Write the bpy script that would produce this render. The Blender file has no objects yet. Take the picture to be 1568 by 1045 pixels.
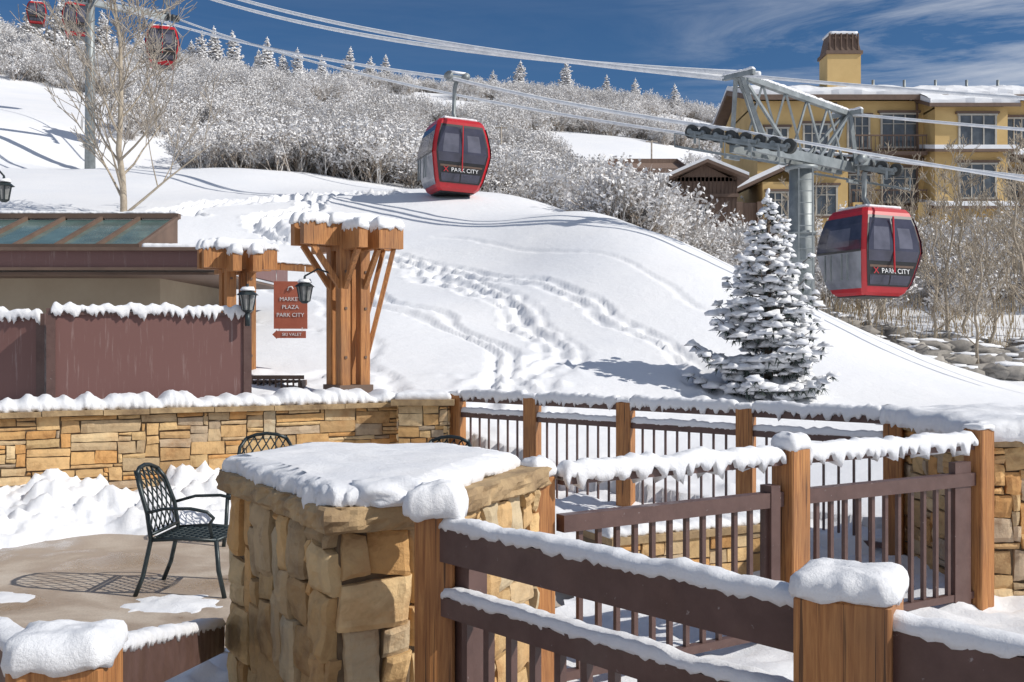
import bpy, math, random
import numpy as np
from mathutils import Vector, Matrix, noise

R = math.radians
rnd = random.Random(7)
scene = bpy.context.scene

# ------------------------------------------------------------------ materials
def newmat(name):
    m = bpy.data.materials.new(name); m.use_nodes = True
    nt = m.node_tree; b = nt.nodes['Principled BSDF']
    return m, nt, b
def N(nt, t, **kw):
    n = nt.nodes.new(t)
    for k, v in kw.items():
        setattr(n, k, v)
    return n
def ramp(nt, fac, stops):
    r = N(nt, 'ShaderNodeValToRGB')
    els = r.color_ramp.elements
    while len(els) < len(stops): els.new(0.5)
    for e, (p, c) in zip(els, stops):
        e.position = p; e.color = (c[0], c[1], c[2], 1)
    nt.links.new(fac, r.inputs[0])
    return r.outputs[0]
def noise_fac(nt, scale, detail=4, rough=0.55, vec_scale=None, coord='Object', dist=0.0):
    tc = N(nt, 'ShaderNodeTexCoord')
    mp = N(nt, 'ShaderNodeMapping')
    if vec_scale: mp.inputs['Scale'].default_value = vec_scale
    nt.links.new(tc.outputs[coord], mp.inputs[0])
    n = N(nt, 'ShaderNodeTexNoise')
    n.inputs['Scale'].default_value = scale; n.inputs['Detail'].default_value = detail
    n.inputs['Roughness'].default_value = rough; n.inputs['Distortion'].default_value = dist
    nt.links.new(mp.outputs[0], n.inputs['Vector'])
    return n.outputs['Fac']
def bump(nt, b, fac, strength, dist=0.02):
    bp = N(nt, 'ShaderNodeBump'); bp.inputs['Strength'].default_value = strength
    bp.inputs['Distance'].default_value = dist
    nt.links.new(fac, bp.inputs['Height']); nt.links.new(bp.outputs[0], b.inputs['Normal'])
    return bp
def mixc(nt, fac, a, b_, mode='MIX'):
    m = N(nt, 'ShaderNodeMix', data_type='RGBA', blend_type=mode)
    if isinstance(fac, (int, float)): m.inputs[0].default_value = fac
    else: nt.links.new(fac, m.inputs[0])
    for i, x in ((6, a), (7, b_)):
        if isinstance(x, tuple): m.inputs[i].default_value = (x[0], x[1], x[2], 1)
        else: nt.links.new(x, m.inputs[i])
    return m.outputs[2]

def simple(name, c1, c2=None, scale=6, rough=0.6, metal=0.0, bmp=0.2, vs=None, bscale=None, bd=0.01):
    m, nt, b = newmat(name)
    c2 = c2 or tuple(x*0.7 for x in c1)
    f = noise_fac(nt, scale, 5, 0.6, vs)
    nt.links.new(ramp(nt, f, [(0.3, c2), (0.7, c1)]), b.inputs['Base Color'])
    b.inputs['Roughness'].default_value = rough; b.inputs['Metallic'].default_value = metal
    if bmp: bump(nt, b, noise_fac(nt, bscale or scale*4, 4, 0.6, vs), bmp, bd)
    return m

def mat_snow(name, big=1.5, fine=60, st=0.35):
    m, nt, b = newmat(name)
    f = noise_fac(nt, big, 5, 0.6)
    nt.links.new(ramp(nt, f, [(0.3, (0.78, 0.795, 0.83)), (0.7, (0.85, 0.85, 0.86))]), b.inputs['Base Color'])
    b.inputs['Roughness'].default_value = 0.65
    b.inputs['Specular IOR Level'].default_value = 0.2
    b1 = bump(nt, b, noise_fac(nt, fine, 7, 0.75), st, 0.013)
    b2 = N(nt, 'ShaderNodeBump'); b2.inputs['Strength'].default_value = 0.35; b2.inputs['Distance'].default_value = 0.004
    nt.links.new(noise_fac(nt, 170, 4, 0.7), b2.inputs['Height']); nt.links.new(b2.outputs[0], b1.inputs['Normal'])
    return m
SNOW = mat_snow('snow_fresh', 3, 26, 0.6)
def mat_ground():
    m, nt, b = newmat('snow_ground')
    f = noise_fac(nt, 0.25, 6, 0.6)
    nt.links.new(ramp(nt, f, [(0.3, (0.77, 0.785, 0.82)), (0.7, (0.84, 0.84, 0.85))]), b.inputs['Base Color'])
    b.inputs['Roughness'].default_value = 0.7
    b.inputs['Specular IOR Level'].default_value = 0.15
    bump(nt, b, noise_fac(nt, 5.5, 9, 0.7), 0.32, 0.06)
    return m
GROUND = mat_ground()

def mat_wood():
    m, nt, b = newmat('cedar_wood')
    g = noise_fac(nt, 9, 6, 0.6, (6, 6, 0.3), dist=1.2)
    c = ramp(nt, g, [(0.25, (0.20, 0.072, 0.023)), (0.45, (0.38, 0.158, 0.050)), (0.72, (0.56, 0.265, 0.09))])
    s = noise_fac(nt, 2.6, 4, 0.6, (1, 1, 0.5))
    c2 = mixc(nt, ramp(nt, s, [(0.46, (0, 0, 0)), (0.80, (0.65, 0.65, 0.65))]), c, (0.15, 0.085, 0.05))
    cr = noise_fac(nt, 5, 3, 0.5, (14, 14, 0.25))
    c3 = mixc(nt, ramp(nt, cr, [(0.63, (0, 0, 0)), (0.67, (0.8, 0.8, 0.8))]), c2, (0.045, 0.02, 0.01))
    nt.links.new(c3, b.inputs['Base Color'])
    b.inputs['Roughness'].default_value = 0.6
    bump(nt, b, g, 0.5, 0.01)
    return m
WOOD = mat_wood()
def mat_brown():
    m, nt, b = newmat('brown_paint')
    f = noise_fac(nt, 9, 6, 0.65)
    c = ramp(nt, f, [(0.3, (0.088, 0.048, 0.041)), (0.7, (0.13, 0.074, 0.063))])
    f2 = noise_fac(nt, 40, 4, 0.6)
    c = mixc(nt, ramp(nt, f2, [(0.68, (0, 0, 0)), (0.76, (0.7, 0.7, 0.7))]), c, (0.42, 0.38, 0.37))
    nt.links.new(c, b.inputs['Base Color'])
    nt.links.new(ramp(nt, noise_fac(nt, 6, 3), [(0.35, (.28,)*3), (0.65, (.6,)*3)]), b.inputs['Roughness'])
    bump(nt, b, noise_fac(nt, 60, 3, .6), 0.12, 0.006)
    return m
BROWN = mat_brown()
def mat_panel():
    m, nt, b = newmat('brown_panel')
    f = noise_fac(nt, 5, 6, 0.7, (6, 6, 0.35))
    c = ramp(nt, f, [(0.57, (0.165, 0.08, 0.07)), (0.82, (0.36, 0.28, 0.26))])
    nt.links.new(c, b.inputs['Base Color']); b.inputs['Roughness'].default_value = 0.5
    return m
PANEL = mat_panel()
def mat_stone():
    m, nt, b = newmat('sandstone')
    at = N(nt, 'ShaderNodeAttribute', attribute_name='Col')
    f = noise_fac(nt, 7, 7, 0.65, dist=0.6)
    c = mixc(nt, 1.0, at.outputs['Color'], ramp(nt, f, [(0.28, (0.62, 0.52, 0.43)), (0.5, (1, 0.96, 0.9)), (0.75, (1.2, 1.12, 1.0))]), 'MULTIPLY')
    f2 = noise_fac(nt, 2.2, 5, 0.7)
    c = mixc(nt, ramp(nt, f2, [(0.54, (0, 0, 0)), (0.75, (0.55, 0.55, 0.55))]), c, (0.46, 0.225, 0.08))
    nt.links.new(c, b.inputs['Base Color']); b.inputs['Roughness'].default_value = 0.85
    bump(nt, b, noise_fac(nt, 22, 9, 0.75), 0.9, 0.014)
    return m
STONE = mat_stone()
COPING = simple('stone_coping', (0.52, 0.37, 0.20), (0.20, 0.13, 0.07), 5, 0.85, 0, 0.7, bscale=30)
MORTAR = simple('mortar', (0.20, 0.145, 0.09), (0.12, 0.083, 0.05), 20, 0.9)
IRON = simple('wrought_iron', (0.035, 0.05, 0.055), (0.02, 0.028, 0.03), 20, 0.4, 0.3, 0.1)
def mat_concrete():
    m, nt, b = newmat('wet_concrete')
    f = noise_fac(nt, 1.1, 8, 0.62, dist=.4)
    c = ramp(nt, f, [(0.34, (0.22, 0.165, 0.12)), (0.47, (0.40, 0.32, 0.25)), (0.55, (0.50, 0.42, 0.34)), (0.7, (0.58, 0.51, 0.43))])
    g2 = noise_fac(nt, 60, 4, .7)
    c = mixc(nt, 1.0, c, ramp(nt, g2, [(0.3, (.8, .8, .8)), (.7, (1.1, 1.1, 1.1))]), 'MULTIPLY')
    nt.links.new(c, b.inputs['Base Color'])
    nt.links.new(ramp(nt, f, [(0.38, (0.18,)*3), (0.55, (0.8,)*3)]), b.inputs['Roughness'])
    bump(nt, b, g2, 0.2, 0.006)
    return m
CONC = mat_concrete()
GALV = simple('galvanised_steel', (0.30, 0.325, 0.33), (0.17, 0.19, 0.195), 3, 0.5, 0.3, 0.1)
RUBBER = simple('sheave_rubber', (0.05, 0.052, 0.05), None, 8, 0.6)
CABLE = simple('rimed_cable', (0.82, 0.83, 0.85), (0.6, 0.62, 0.65), 4, 0.7, 0, 0.3)
RED = simple('red_paint', (0.50, 0.022, 0.03), (0.42, 0.018, 0.024), 2, 0.28, 0, 0)
def glass(name, c, rough=0.06):
    m, nt, b = newmat(name)
    f = noise_fac(nt, 2.5, 3, 0.5)
    nt.links.new(ramp(nt, f, [(0.3, tuple(x*0.6 for x in c)), (0.7, c)]), b.inputs['Base Color'])
    b.inputs['Roughness'].default_value = rough
    b.inputs['Specular IOR Level'].default_value = 0.6
    return m
GLASS = glass('tinted_glass', (0.06, 0.06, 0.09))
GLASS2 = glass('dusty_glass', (0.30, 0.31, 0.35), 0.25)
HGLASS = glass('hotel_glass', (0.10, 0.115, 0.13), 0.1)
SKYL = glass('skylight_glass', (0.14, 0.22, 0.21), 0.15)
BLACK = simple('black_plastic', (0.02, 0.02, 0.022), None, 5, 0.4, 0, 0)
WHITE = simple('white_paint', (0.75, 0.75, 0.75), (0.65, 0.65, 0.65), 5, 0.4, 0, 0)
CREAM = simple('window_frame', (0.50, 0.47, 0.41), (0.40, 0.37, 0.32), 5, 0.5, 0, 0)
OCHRE = simple('ochre_stucco', (0.68, 0.48, 0.215), (0.54, 0.365, 0.15), 0.5, 0.9, 0, 0.3, bscale=12)
TRIM = simple('brown_trim', (0.17, 0.11, 0.08), None, 3, 0.7, 0, 0.1)
WOODB = simple('brown_siding', (0.27, 0.185, 0.14), (0.15, 0.10, 0.075), 4, 0.8, 0, 0.4, vs=(4, 4, 0.3))
BEIGE = simple('beige_stucco', (0.40, 0.33, 0.24), (0.35, 0.28, 0.20), 2, 0.9)
SIGN = simple('rust_sign', (0.40, 0.115, 0.065), (0.34, 0.09, 0.05), 6, 0.5, 0, 0)
NEEDLE = simple('spruce_needles', (0.12, 0.145, 0.13), (0.06, 0.085, 0.075), 8, 0.8, 0, 0)
BARK = simple('pale_bark', (0.50, 0.43, 0.33), (0.27, 0.22, 0.17), 5, 0.85, 0, 0.3)
DBARK = simple('dark_bark', (0.16, 0.11, 0.075), (0.08, 0.06, 0.045), 5, 0.85, 0, 0.3)
def mat_frost():
    m, nt, b = newmat('frosted_twigs')
    f = noise_fac(nt, 2.2, 4, 0.7)
    nt.links.new(ramp(nt, f, [(0.42, (0.28, 0.225, 0.175)), (0.64, (0.82, 0.81, 0.80))]), b.inputs['Base Color'])
    b.inputs['Roughness'].default_value = 0.9
    return m
FROST = mat_frost()
FROSTW = simple('hoar_frost', (0.87, 0.87, 0.88), (0.66, 0.64, 0.63), 2.5, 0.9, 0, 0)
TWIG = simple('grey_twigs', (0.46, 0.41, 0.35), (0.28, 0.24, 0.20), 4, 0.9, 0, 0)
ROCK = simple('grey_rock', (0.40, 0.37, 0.33), (0.16, 0.15, 0.14), 2.5, 0.9, 0, 0.6)
STRAW = simple('dry_grass', (0.42, 0.33, 0.20), (0.25, 0.18, 0.1), 3, 0.9, 0, 0)

# ------------------------------------------------------------------ mesh builder
class MB:
    def __init__(s):
        s.v = []; s.f = []; s.m = []; s.c = []; s.s = []
    def add(s, vs, fs, mat=0, col=(1, 1, 1), smooth=False):
        o = len(s.v)
        s.v.extend([tuple(p) for p in vs])
        for f in fs:
            s.f.append(tuple(i+o for i in f)); s.m.append(mat); s.c.append(col); s.s.append(smooth)
    def box(s, c, size, rz=0.0, mat=0, col=(1, 1, 1), bev=0.0):
        cx, cy, cz = c; a, b, h = size[0]/2, size[1]/2, size[2]/2
        co, si = math.cos(rz), math.sin(rz)
        if bev <= 0:
            vs = []
            for dz in (-h, h):
                for dx, dy in ((-a, -b), (a, -b), (a, b), (-a, b)):
                    vs.append((cx+dx*co-dy*si, cy+dx*si+dy*co, cz+dz))
            s.add(vs, [(3, 2, 1, 0), (4, 5, 6, 7), (0, 1, 5, 4), (1, 2, 6, 5), (2, 3, 7, 6), (3, 0, 4, 7)], mat, col)
        else:
            rings = []
            e = bev
            oc = [(-a+e, -b), (a-e, -b), (a, -b+e), (a, b-e), (a-e, b), (-a+e, b), (-a, b-e), (-a, -b+e)]
            for dz, k in ((-h, 0), (h-e, 0), (h, e)):
                for dx, dy in oc:
                    dx *= (a-k)/a; dy *= (b-k)/b
                    rings.append((cx+dx*co-dy*si, cy+dx*si+dy*co, cz+dz))
            fs = [tuple(range(7, -1, -1)), tuple(range(16, 24))]
            for r in range(2):
                for i in range(8):
                    j = (i+1) % 8
                    fs.append((r*8+i, r*8+j, r*8+8+j, r*8+8+i))
            s.add(rings, fs, mat, col)
    def beam(s, p0, p1, w, h, mat=0, col=(1, 1, 1)):
        p0 = Vector(p0); p1 = Vector(p1); d = (p1-p0).normalized()
        up = Vector((0, 0, 1)) if abs(d.z) < 0.95 else Vector((0, 1, 0))
        x = d.cross(up).normalized(); y = x.cross(d).normalized()
        vs = []
        for p in (p0, p1):
            for a, b in ((-1, -1), (1, -1), (1, 1), (-1, 1)):
                vs.append(p + x*(a*w/2) + y*(b*h/2))
        s.add(vs, [(0, 1, 2, 3), (7, 6, 5, 4), (1, 0, 4, 5), (2, 1, 5, 6), (3, 2, 6, 7), (0, 3, 7, 4)], mat, col)
    def tube(s, pts, rad, n=6, mat=0, col=(1, 1, 1), smooth=True, caps=True):
        pts = [Vector(p) for p in pts]
        if not hasattr(rad, '__len__'): rad = [rad]*len(pts)
        vs = []; L = len(pts); px = None
        for i, p in enumerate(pts):
            d = (pts[min(i+1, L-1)]-pts[max(i-1, 0)])
            if d.length < 1e-9: d = Vector((0, 0, 1))
            d.normalize()
            if px is None:
                ref = Vector((0, 0, 1)) if abs(d.z) < 0.9 else Vector((1, 0, 0))
                x = d.cross(ref).normalized()
            else:
                x = px - d*px.dot(d)
                if x.length < 1e-6: x = d.orthogonal()
                x.normalize()
            px = x; y = d.cross(x)
            for k in range(n):
                a = 2*math.pi*k/n
                vs.append(p + x*(math.cos(a)*rad[i]) + y*(math.sin(a)*rad[i]))
        fs = []
        for i in range(L-1):
            for k in range(n):
                k2 = (k+1) % n
                fs.append((i*n+k, i*n+k2, (i+1)*n+k2, (i+1)*n+k))
        if caps and n > 3:
            fs.append(tuple(range(n-1, -1, -1))); fs.append(tuple(range((L-1)*n, L*n)))
        s.add(vs, fs, mat, col, smooth)
    def blob(s, c, r, seed=0, nu=8, nv=5, mat=0, amp=0.25, freq=2.0, flat=None, col=(1,1,1)):
        vs = []; cx, cy, cz = c
        o = Vector((seed*3.17, seed*1.3, seed*0.71))
        for j in range(nv+1):
            th = math.pi*j/nv
            for i in range(nu):
                ph = 2*math.pi*i/nu
                d = Vector((math.sin(th)*math.cos(ph), math.sin(th)*math.sin(ph), math.cos(th)))
                k = 1+amp*noise.noise(d*freq+o)*1.6
                z = d.z*r[2]*k
                if flat is not None and z < -flat: z = -flat
                vs.append((cx+d.x*r[0]*k, cy+d.y*r[1]*k, cz+z))
        fs = []
        for j in range(nv):
            for i in range(nu):
                i2 = (i+1) % nu
                fs.append((j*nu+i, (j+1)*nu+i, (j+1)*nu+i2, j*nu+i2))
        s.add(vs, fs, mat, col, True)
    def strip(s, p0, p1, w, h, droop=0.02, seed=0, step=0.018, mat=0, vary=0.35, lump=5.0):
        p0 = Vector(p0); p1 = Vector(p1); D = p1-p0; L = D.length; d = D/L
        x = d.cross(Vector((0, 0, 1))).normalized()
        step = max(step, L/500)
        n = max(4, int(L/step)); vs = []
        prof = [(-0.98, 0, 1), (-1.03, 0.25, .4), (-0.96, 0.62, 0), (-0.72, 0.90, 0), (-0.25, 1.0, 0),
                (0.25, 1.0, 0), (0.72, 0.91, 0), (0.96, 0.62, 0), (1.03, 0.25, .4), (0.98, 0, 1)]
        for i in range(n+1):
            t = i/n; q = p0+D*t; a = t*L
            e = min(1.0, (min(a, L-a)+0.004)/(0.6*h+0.01)); e = math.sqrt(max(0.02, 1-(1-e)**2))
            hh = h*e*(1+vary*noise.noise(Vector((a*lump, seed, 0)))+vary*0.7*noise.noise(Vector((a*lump*3.3, seed, 5))))
            row = []
            for (u, z, dr) in prof:
                side = 1 if u > 0 else -1
                ww = w/2*(1+0.12*noise.noise(Vector((a*lump*1.4, seed+9*side, 2)))+0.12*noise.noise(Vector((a*26, seed+9*side, z*3))))
                dd = 0
                if dr:
                    g = noise.noise(Vector((a*lump*2.6, seed+20*side, 7)))*0.7+noise.noise(Vector((a*lump*7, seed+20*side, 1)))*0.7
                    dd = dr*droop*(0.35+max(-0.3, g)*2.4)
                nz = 0.09*h*noise.noise(Vector((a*22, u*3, seed)))+0.07*h*noise.noise(Vector((a*55, u*6, seed)))
                row.append(q+x*(u*ww)+Vector((0, 0, z*hh-dd+nz)))
            vs += row
        m = len(prof); fs = []
        for i in range(n):
            for k in range(m-1):
                fs.append((i*m+k, i*m+k+1, (i+1)*m+k+1, (i+1)*m+k))
            fs.append((i*m+m-1, i*m, (i+1)*m, (i+1)*m+m-1))
        fs.append(tuple(range(m-1, -1, -1))); fs.append(tuple(range(n*m, n*m+m)))
        s.add(vs, fs, mat, (1, 1, 1), True)
    def cap(s, poly, z, h, seed=0, step=0.03, mat=0, lump=4.0, vary=0.2, droop=0.02, edge=1.0, bulge=1.0, wb=0.012, nf=9, hf=.25):
        P = []
        n = len(poly)
        for i in range(n):
            a = Vector(poly[i]); b = Vector(poly[(i+1) % n]); k = max(1, int((b-a).length/step))
            for j in range(k): P.append(a+(b-a)*(j/k))
        c = sum(P, Vector((0, 0)))/len(P)
        rings = [(0.004, -1), (-0.006*bulge, 0.12), (-0.006*bulge, 0.40), (0.002, 0.68), (0.022*edge, 0.88), (0.055*edge, 0.97)]
        vs = []; M = len(P)
        Q = [('d', d*min(1, h/0.08), zz) for d, zz in rings]+[('f', (q+1)/nf, 1.0+.03*(q+1)/nf) for q in range(nf)]
        for (kind, d, zz) in Q:
            inner = kind == 'f'
            for p in P:
                r = (p-c); l = r.length
                if kind == 'd': k = 1-min(0.95, d/l)
                else:
                    k0 = 1-min(0.95, 0.055*edge*min(1, h/0.08)/l); k = k0*(1-d)
                q = c+r*k
                nz = noise.noise(Vector((q.x*lump, q.y*lump, seed)))*vary+noise.noise(Vector((q.x*lump*3, q.y*lump*3, seed+5)))*vary*0.5+noise.noise(Vector((q.x*40, q.y*40, seed+5)))*vary*hf
                wob = 0 if inner else wb*noise.noise(Vector((q.x*14, q.y*14, seed+3)))+.5*wb*noise.noise(Vector((q.x*40, q.y*40, seed+zz*3)))
                if zz < 0: zz2 = -droop*(0.4+max(-0.3, noise.noise(Vector((q.x*14, q.y*14, seed))))*2+.6*noise.noise(Vector((q.x*45, q.y*45, seed))))
                else: zz2 = h*zz*(1+nz)
                vs.append((q.x+wob, q.y+wob, z+zz2))
        fs = [tuple(range(M-1, -1, -1))]
        for r in range(len(Q)-1):
            for i in range(M):
                j = (i+1) % M
                fs.append((r*M+i, r*M+j, (r+1)*M+j, (r+1)*M+i))
        s.add(vs, fs, mat, (1, 1, 1), True)
    def prism(s, poly, z0, z1, mat=0, col=(1, 1, 1)):
        n = len(poly)
        vs = [(p[0], p[1], z0) for p in poly]+[(p[0], p[1], z1) for p in poly]
        fs = [tuple(range(n-1, -1, -1)), tuple(range(n, 2*n))]
        for i in range(n):
            j = (i+1) % n; fs.append((i, j, n+j, n+i))
        s.add(vs, fs, mat, col)
    def build(s, name, mats, parent=None, link=True):
        me = bpy.data.meshes.new(name)
        me.from_pydata(s.v, [], s.f)
        for m in mats: me.materials.append(m)
        me.polygons.foreach_set('material_index', s.m)
        me.polygons.foreach_set('use_smooth', s.s)
        ca = me.color_attributes.new('Col', 'FLOAT_COLOR', 'CORNER')
        arr = np.ones((len(me.loops), 4), dtype=np.float32)
        tot = np.array([len(f) for f in s.f]); cc = np.array(s.c, dtype=np.float32)
        arr[:, :3] = np.repeat(cc, tot, axis=0)
        ca.data.foreach_set('color', arr.ravel())
        me.update()
        o = bpy.data.objects.new(name, me)
        if link: scene.collection.objects.link(o)
        if parent: o.parent = parent
        return o

TAN = [(0.70, 0.50, 0.26), (0.62, 0.42, 0.21), (0.56, 0.43, 0.27), (0.72, 0.56, 0.34), (0.54, 0.36, 0.18), (0.64, 0.36, 0.14), (0.50, 0.40, 0.29), (0.68, 0.43, 0.19)]
def stones(mb, p0, p1, z0, z1, cell, wr, hr, depth, seed, pal=TAN, g=0.03, big=0.05, bigs=None, mat=0, jit=0.008):
    rr = random.Random(seed)
    p0 = Vector((p0[0], p0[1])); p1 = Vector((p1[0], p1[1])); D = p1-p0; L = D.length; d = D/L
    n = Vector((d.y, -d.x))
    nx = max(1, round(L/cell)); nz = max(1, round((z1-z0)/cell)); cx = L/nx; cz = (z1-z0)/nz
    occ = np.zeros((nz, nx), bool)
    for j in range(nz):
        for i in range(nx):
            if occ[j, i]: continue
            if bigs and rr.random() < big: w, h = rr.choice(bigs)
            else: w = rr.randint(*wr); h = rr.randint(*hr)
            w2 = 0
            while w2 < w and i+w2 < nx and not occ[j, i+w2]: w2 += 1
            w = w2; h = min(h, nz-j)
            if w == 1: h = min(h, 2)
            occ[j:j+h, i:i+w] = True
            isbig = bigs and h >= min(b[1] for b in bigs)
            col = rr.choice(pal); k = rr.uniform(0.82, 1.12)
            if isbig: col = (0.68, 0.60, 0.44)
            col = tuple(c*k for c in col)
            gap = 0.003+0.004*rr.random()
            a0 = i*cx+gap; a1 = (i+w)*cx-gap; b0 = z0+j*cz+gap; b1 = z0+(j+h)*cz-gap
            dep = depth*rr.uniform(0.5, 1.0); tilt = rr.uniform(-0.15, 0.15)*depth; tz = rr.uniform(-0.15, 0.15)*depth
            nu = max(2, min(9, int((a1-a0)/g))); nv = max(2, min(9, int((b1-b0)/g)))
            vs = []; sd = rr.random()*50
            cj = [(rr.uniform(-1, 1)*jit, rr.uniform(-1, 1)*jit) for _ in range(4)]
            for v in range(nv+1):
                for u in range(nu+1):
                    fu = u/nu; fv = v/nv
                    jx = (cj[0][0]*(1-fu)+cj[1][0]*fu)*(1-fv)+(cj[2][0]*(1-fu)+cj[3][0]*fu)*fv
                    jz = (cj[0][1]*(1-fu)+cj[1][1]*fu)*(1-fv)+(cj[2][1]*(1-fu)+cj[3][1]*fu)*fv
                    a = a0+(a1-a0)*fu+jx; b = b0+(b1-b0)*fv+jz
                    eu = u in (0, nu); ev = v in (0, nv)
                    if eu or ev:
                        a += 0.006*noise.noise(Vector((a*20, b*20, sd))); b += 0.006*noise.noise(Vector((a*20, b*20, sd+9)))
                    nn = noise.noise(Vector((a*9+sd, b*9, sd)))*0.35+noise.noise(Vector((a*25+sd, b*25, sd)))*0.18
                    o = dep*(0.62 if (eu and ev) else (0.74 if (eu or ev) else 1.0))*(1+nn*0.9)+tilt*(fu-.5)*2+tz*(fv-.5)*2
                    q = p0+d*a+n*o
                    vs.append((q.x, q.y, b))
            base = len(vs)
            fs = []
            for v in range(nv):
                for u in range(nu):
                    A = v*(nu+1)+u
                    fs.append((A, A+1, A+nu+2, A+nu+1))
            ring = [u for u in range(nu+1)]+[v*(nu+1)+nu for v in range(1, nv+1)]+[nv*(nu+1)+u for u in range(nu-1, -1, -1)]+[v*(nu+1) for v in range(nv-1, 0, -1)]
            for r in ring:
                x, y, z = vs[r]; q = Vector((x, y))
                off = (q-p0).dot(n); q = q-n*(off+0.01)
                vs.append((q.x, q.y, z))
            M = len(ring)
            for k2 in range(M):
                k3 = (k2+1) % M
                fs.append((ring[k3], ring[k2], base+k2, base+k3))
            mb.add(vs, fs, mat, col, False)

# ------------------------------------------------------------------ terrain
CP = np.array([
 (-6,10.8,1.12),(-3,12,1.12),(-1,13,1.0),(0,12.5,.75),(1.5,11,.4),(3,10,.3),(5,10,.4),(9,12,.5),(-12,12,1.2),
 (0,14,1.1),(-1.64,14,1.19),(2.07,14.5,.95),(3.86,15.5,.98),(5.9,14,.72),(4.3,17.5,1.6),(2.3,17.5,1.75),
 (0,19,2.07),(-2.2,19,2.3),(-4.4,18,2.05),(0,24.5,3.7),(2.9,21,3.0),(-6.4,26,3.8),
 (0,30,5.4),(0,36.5,7.0),(0,45,7.6),(-3.7,32,5.85),(-4.45,38,7.4),(-5.4,46,8.7),(2.15,29,5.5),
 (3.45,25,4.45),(4.8,31,4.5),(4.2,38,5.5),(6.2,45,6.0),(4.75,23.5,3.6),(8,40,4.0),(5.85,22,2.78),(6.9,21,2.1),(7.9,20,1.5),(7.6,27.5,2.2),(10.6,27,1.0),
 (9,18,.85),(13,26,.6),(13,32,1.9),(16,33,1.9),(16,50,5.8),(25,50,5.7),(10,52,6.3),(30,75,8),(15,65,7.5),
 (8.3,60,9.3),(13.8,100,20.8),(20.7,150,35.5),(59,150,27),(40,100,13),
 (0,60,10.5),(0,90,17.8),(0,120,27.2),(0,160,39.5),(-11,95,21.6),(-17,145,37.2),
 (-9.8,40,7.7),(-11,45,9.3),(-24.5,100,25.5),(-34,140,37),(-11.2,30,5.5),(-20.5,55,10.8),(-37,100,25.5),(-52,140,40.0),
 (-23.9,58,11.3),(-31,62,14.9),(-37.5,75,18.9),(-52.5,105,29.7),(-65,130,40),(-16,32,6),(-20,25,4),
 (-60,200,44),(0,220,42),(60,220,34),(0,300,40),(-150,200,45),(-120,100,30),(-60,50,14),(-60,10,3),(60,20,1),
 (120,100,12),(120,250,30),(-120,300,40),(0,-40,0),(60,-40,0),(-60,-40,0)], dtype=float)
SC = 30.0
def _phi(r2):
    return np.where(r2 > 1e-12, 0.5*r2*np.log(np.maximum(r2, 1e-12)), 0.0)
P2 = CP[:, :2]/SC; n_ = len(CP)
K = _phi(((P2[:, None, :]-P2[None, :, :])**2).sum(-1)) + np.eye(n_)*3e-4
Pm = np.hstack([np.ones((n_, 1)), P2])
A_ = np.block([[K, Pm], [Pm.T, np.zeros((3, 3))]])
W = np.linalg.solve(A_, np.concatenate([CP[:, 2], np.zeros(3)]))
def rbf(x, y):
    x = np.clip(np.asarray(x, float), -150, 130); y = np.clip(np.asarray(y, float), -40, 300)
    q = np.stack([x.ravel(), y.ravel()], 1)/SC
    out = np.zeros(len(q))
    for i in range(0, len(q), 20000):
        qq = q[i:i+20000]
        ph = _phi(((qq[:, None, :]-P2[None])**2).sum(-1))
        out[i:i+20000] = ph@W[:n_]+W[n_]+qq@W[n_+1:]
    return out.reshape(x.shape)
def H(x, y): return float(rbf(np.array([x]), np.array([y]))[0])
def edgeY(x):
    x = np.asarray(x, float)
    return np.where(x < -0.8, 12.46+.465*np.maximum(x, -14)+0.12, np.where(x < 3.25, 11.5-.864*x, 8.6-0.0*x))

def axis(a, b, step, lo, hi, g=1.06):
    mid = list(np.arange(a, b+1e-6, step))
    up = []; s_ = step; p = mid[-1]
    while p < hi: s_ *= g; p += s_; up.append(p)
    dn = []; s_ = step; p = mid[0]
    while p > lo: s_ *= g; p -= s_; dn.append(p)
    return np.array(dn[::-1]+mid+up)
xs = axis(-11.5, 9.5, 0.07, -700, 700, 1.06); ys = axis(8.2, 38, 0.085, -300, 900, 1.05)
X, Y = np.meshgrid(xs, ys)
Z = rbf(X, Y)
def segdist(X, Y, pts):
    best = np.full(X.shape, 1e9)
    for (a, b), (c, d) in zip(pts[:-1], pts[1:]):
        dx, dy = c-a, d-b; t = np.clip(((X-a)*dx+(Y-b)*dy)/(dx*dx+dy*dy), 0, 1)
        best = np.minimum(best, np.hypot(X-a-t*dx, Y-b-t*dy))
    return best
nzv = np.zeros(X.shape); nzf = np.zeros(X.shape); nzm = np.zeros(X.shape); nzw = np.zeros(X.shape); nzg = np.zeros(X.shape)
msk = (X > -40) & (X < 40) & (Y > 5) & (Y < 60)
for (j, i) in np.argwhere(msk):
    x, y = X[j, i], Y[j, i]
    nzv[j, i] = noise.noise(Vector((x*0.3, y*0.3, 3)))
    if -13 < x < 11 and y < 40:
        nzf[j, i] = noise.noise(Vector((x*3.4, y*2.6, 1)))
        nzg[j, i] = noise.noise(Vector((x*6.5, y*5, 21)))
        nzm[j, i] = noise.noise(Vector((x*1.3, y*1.3, 8)))
        nzw[j, i] = noise.noise(Vector((x*.5, y*.5, 18)))
Z += nzv*0.06+nzm*0.012+nzg*.003
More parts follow.
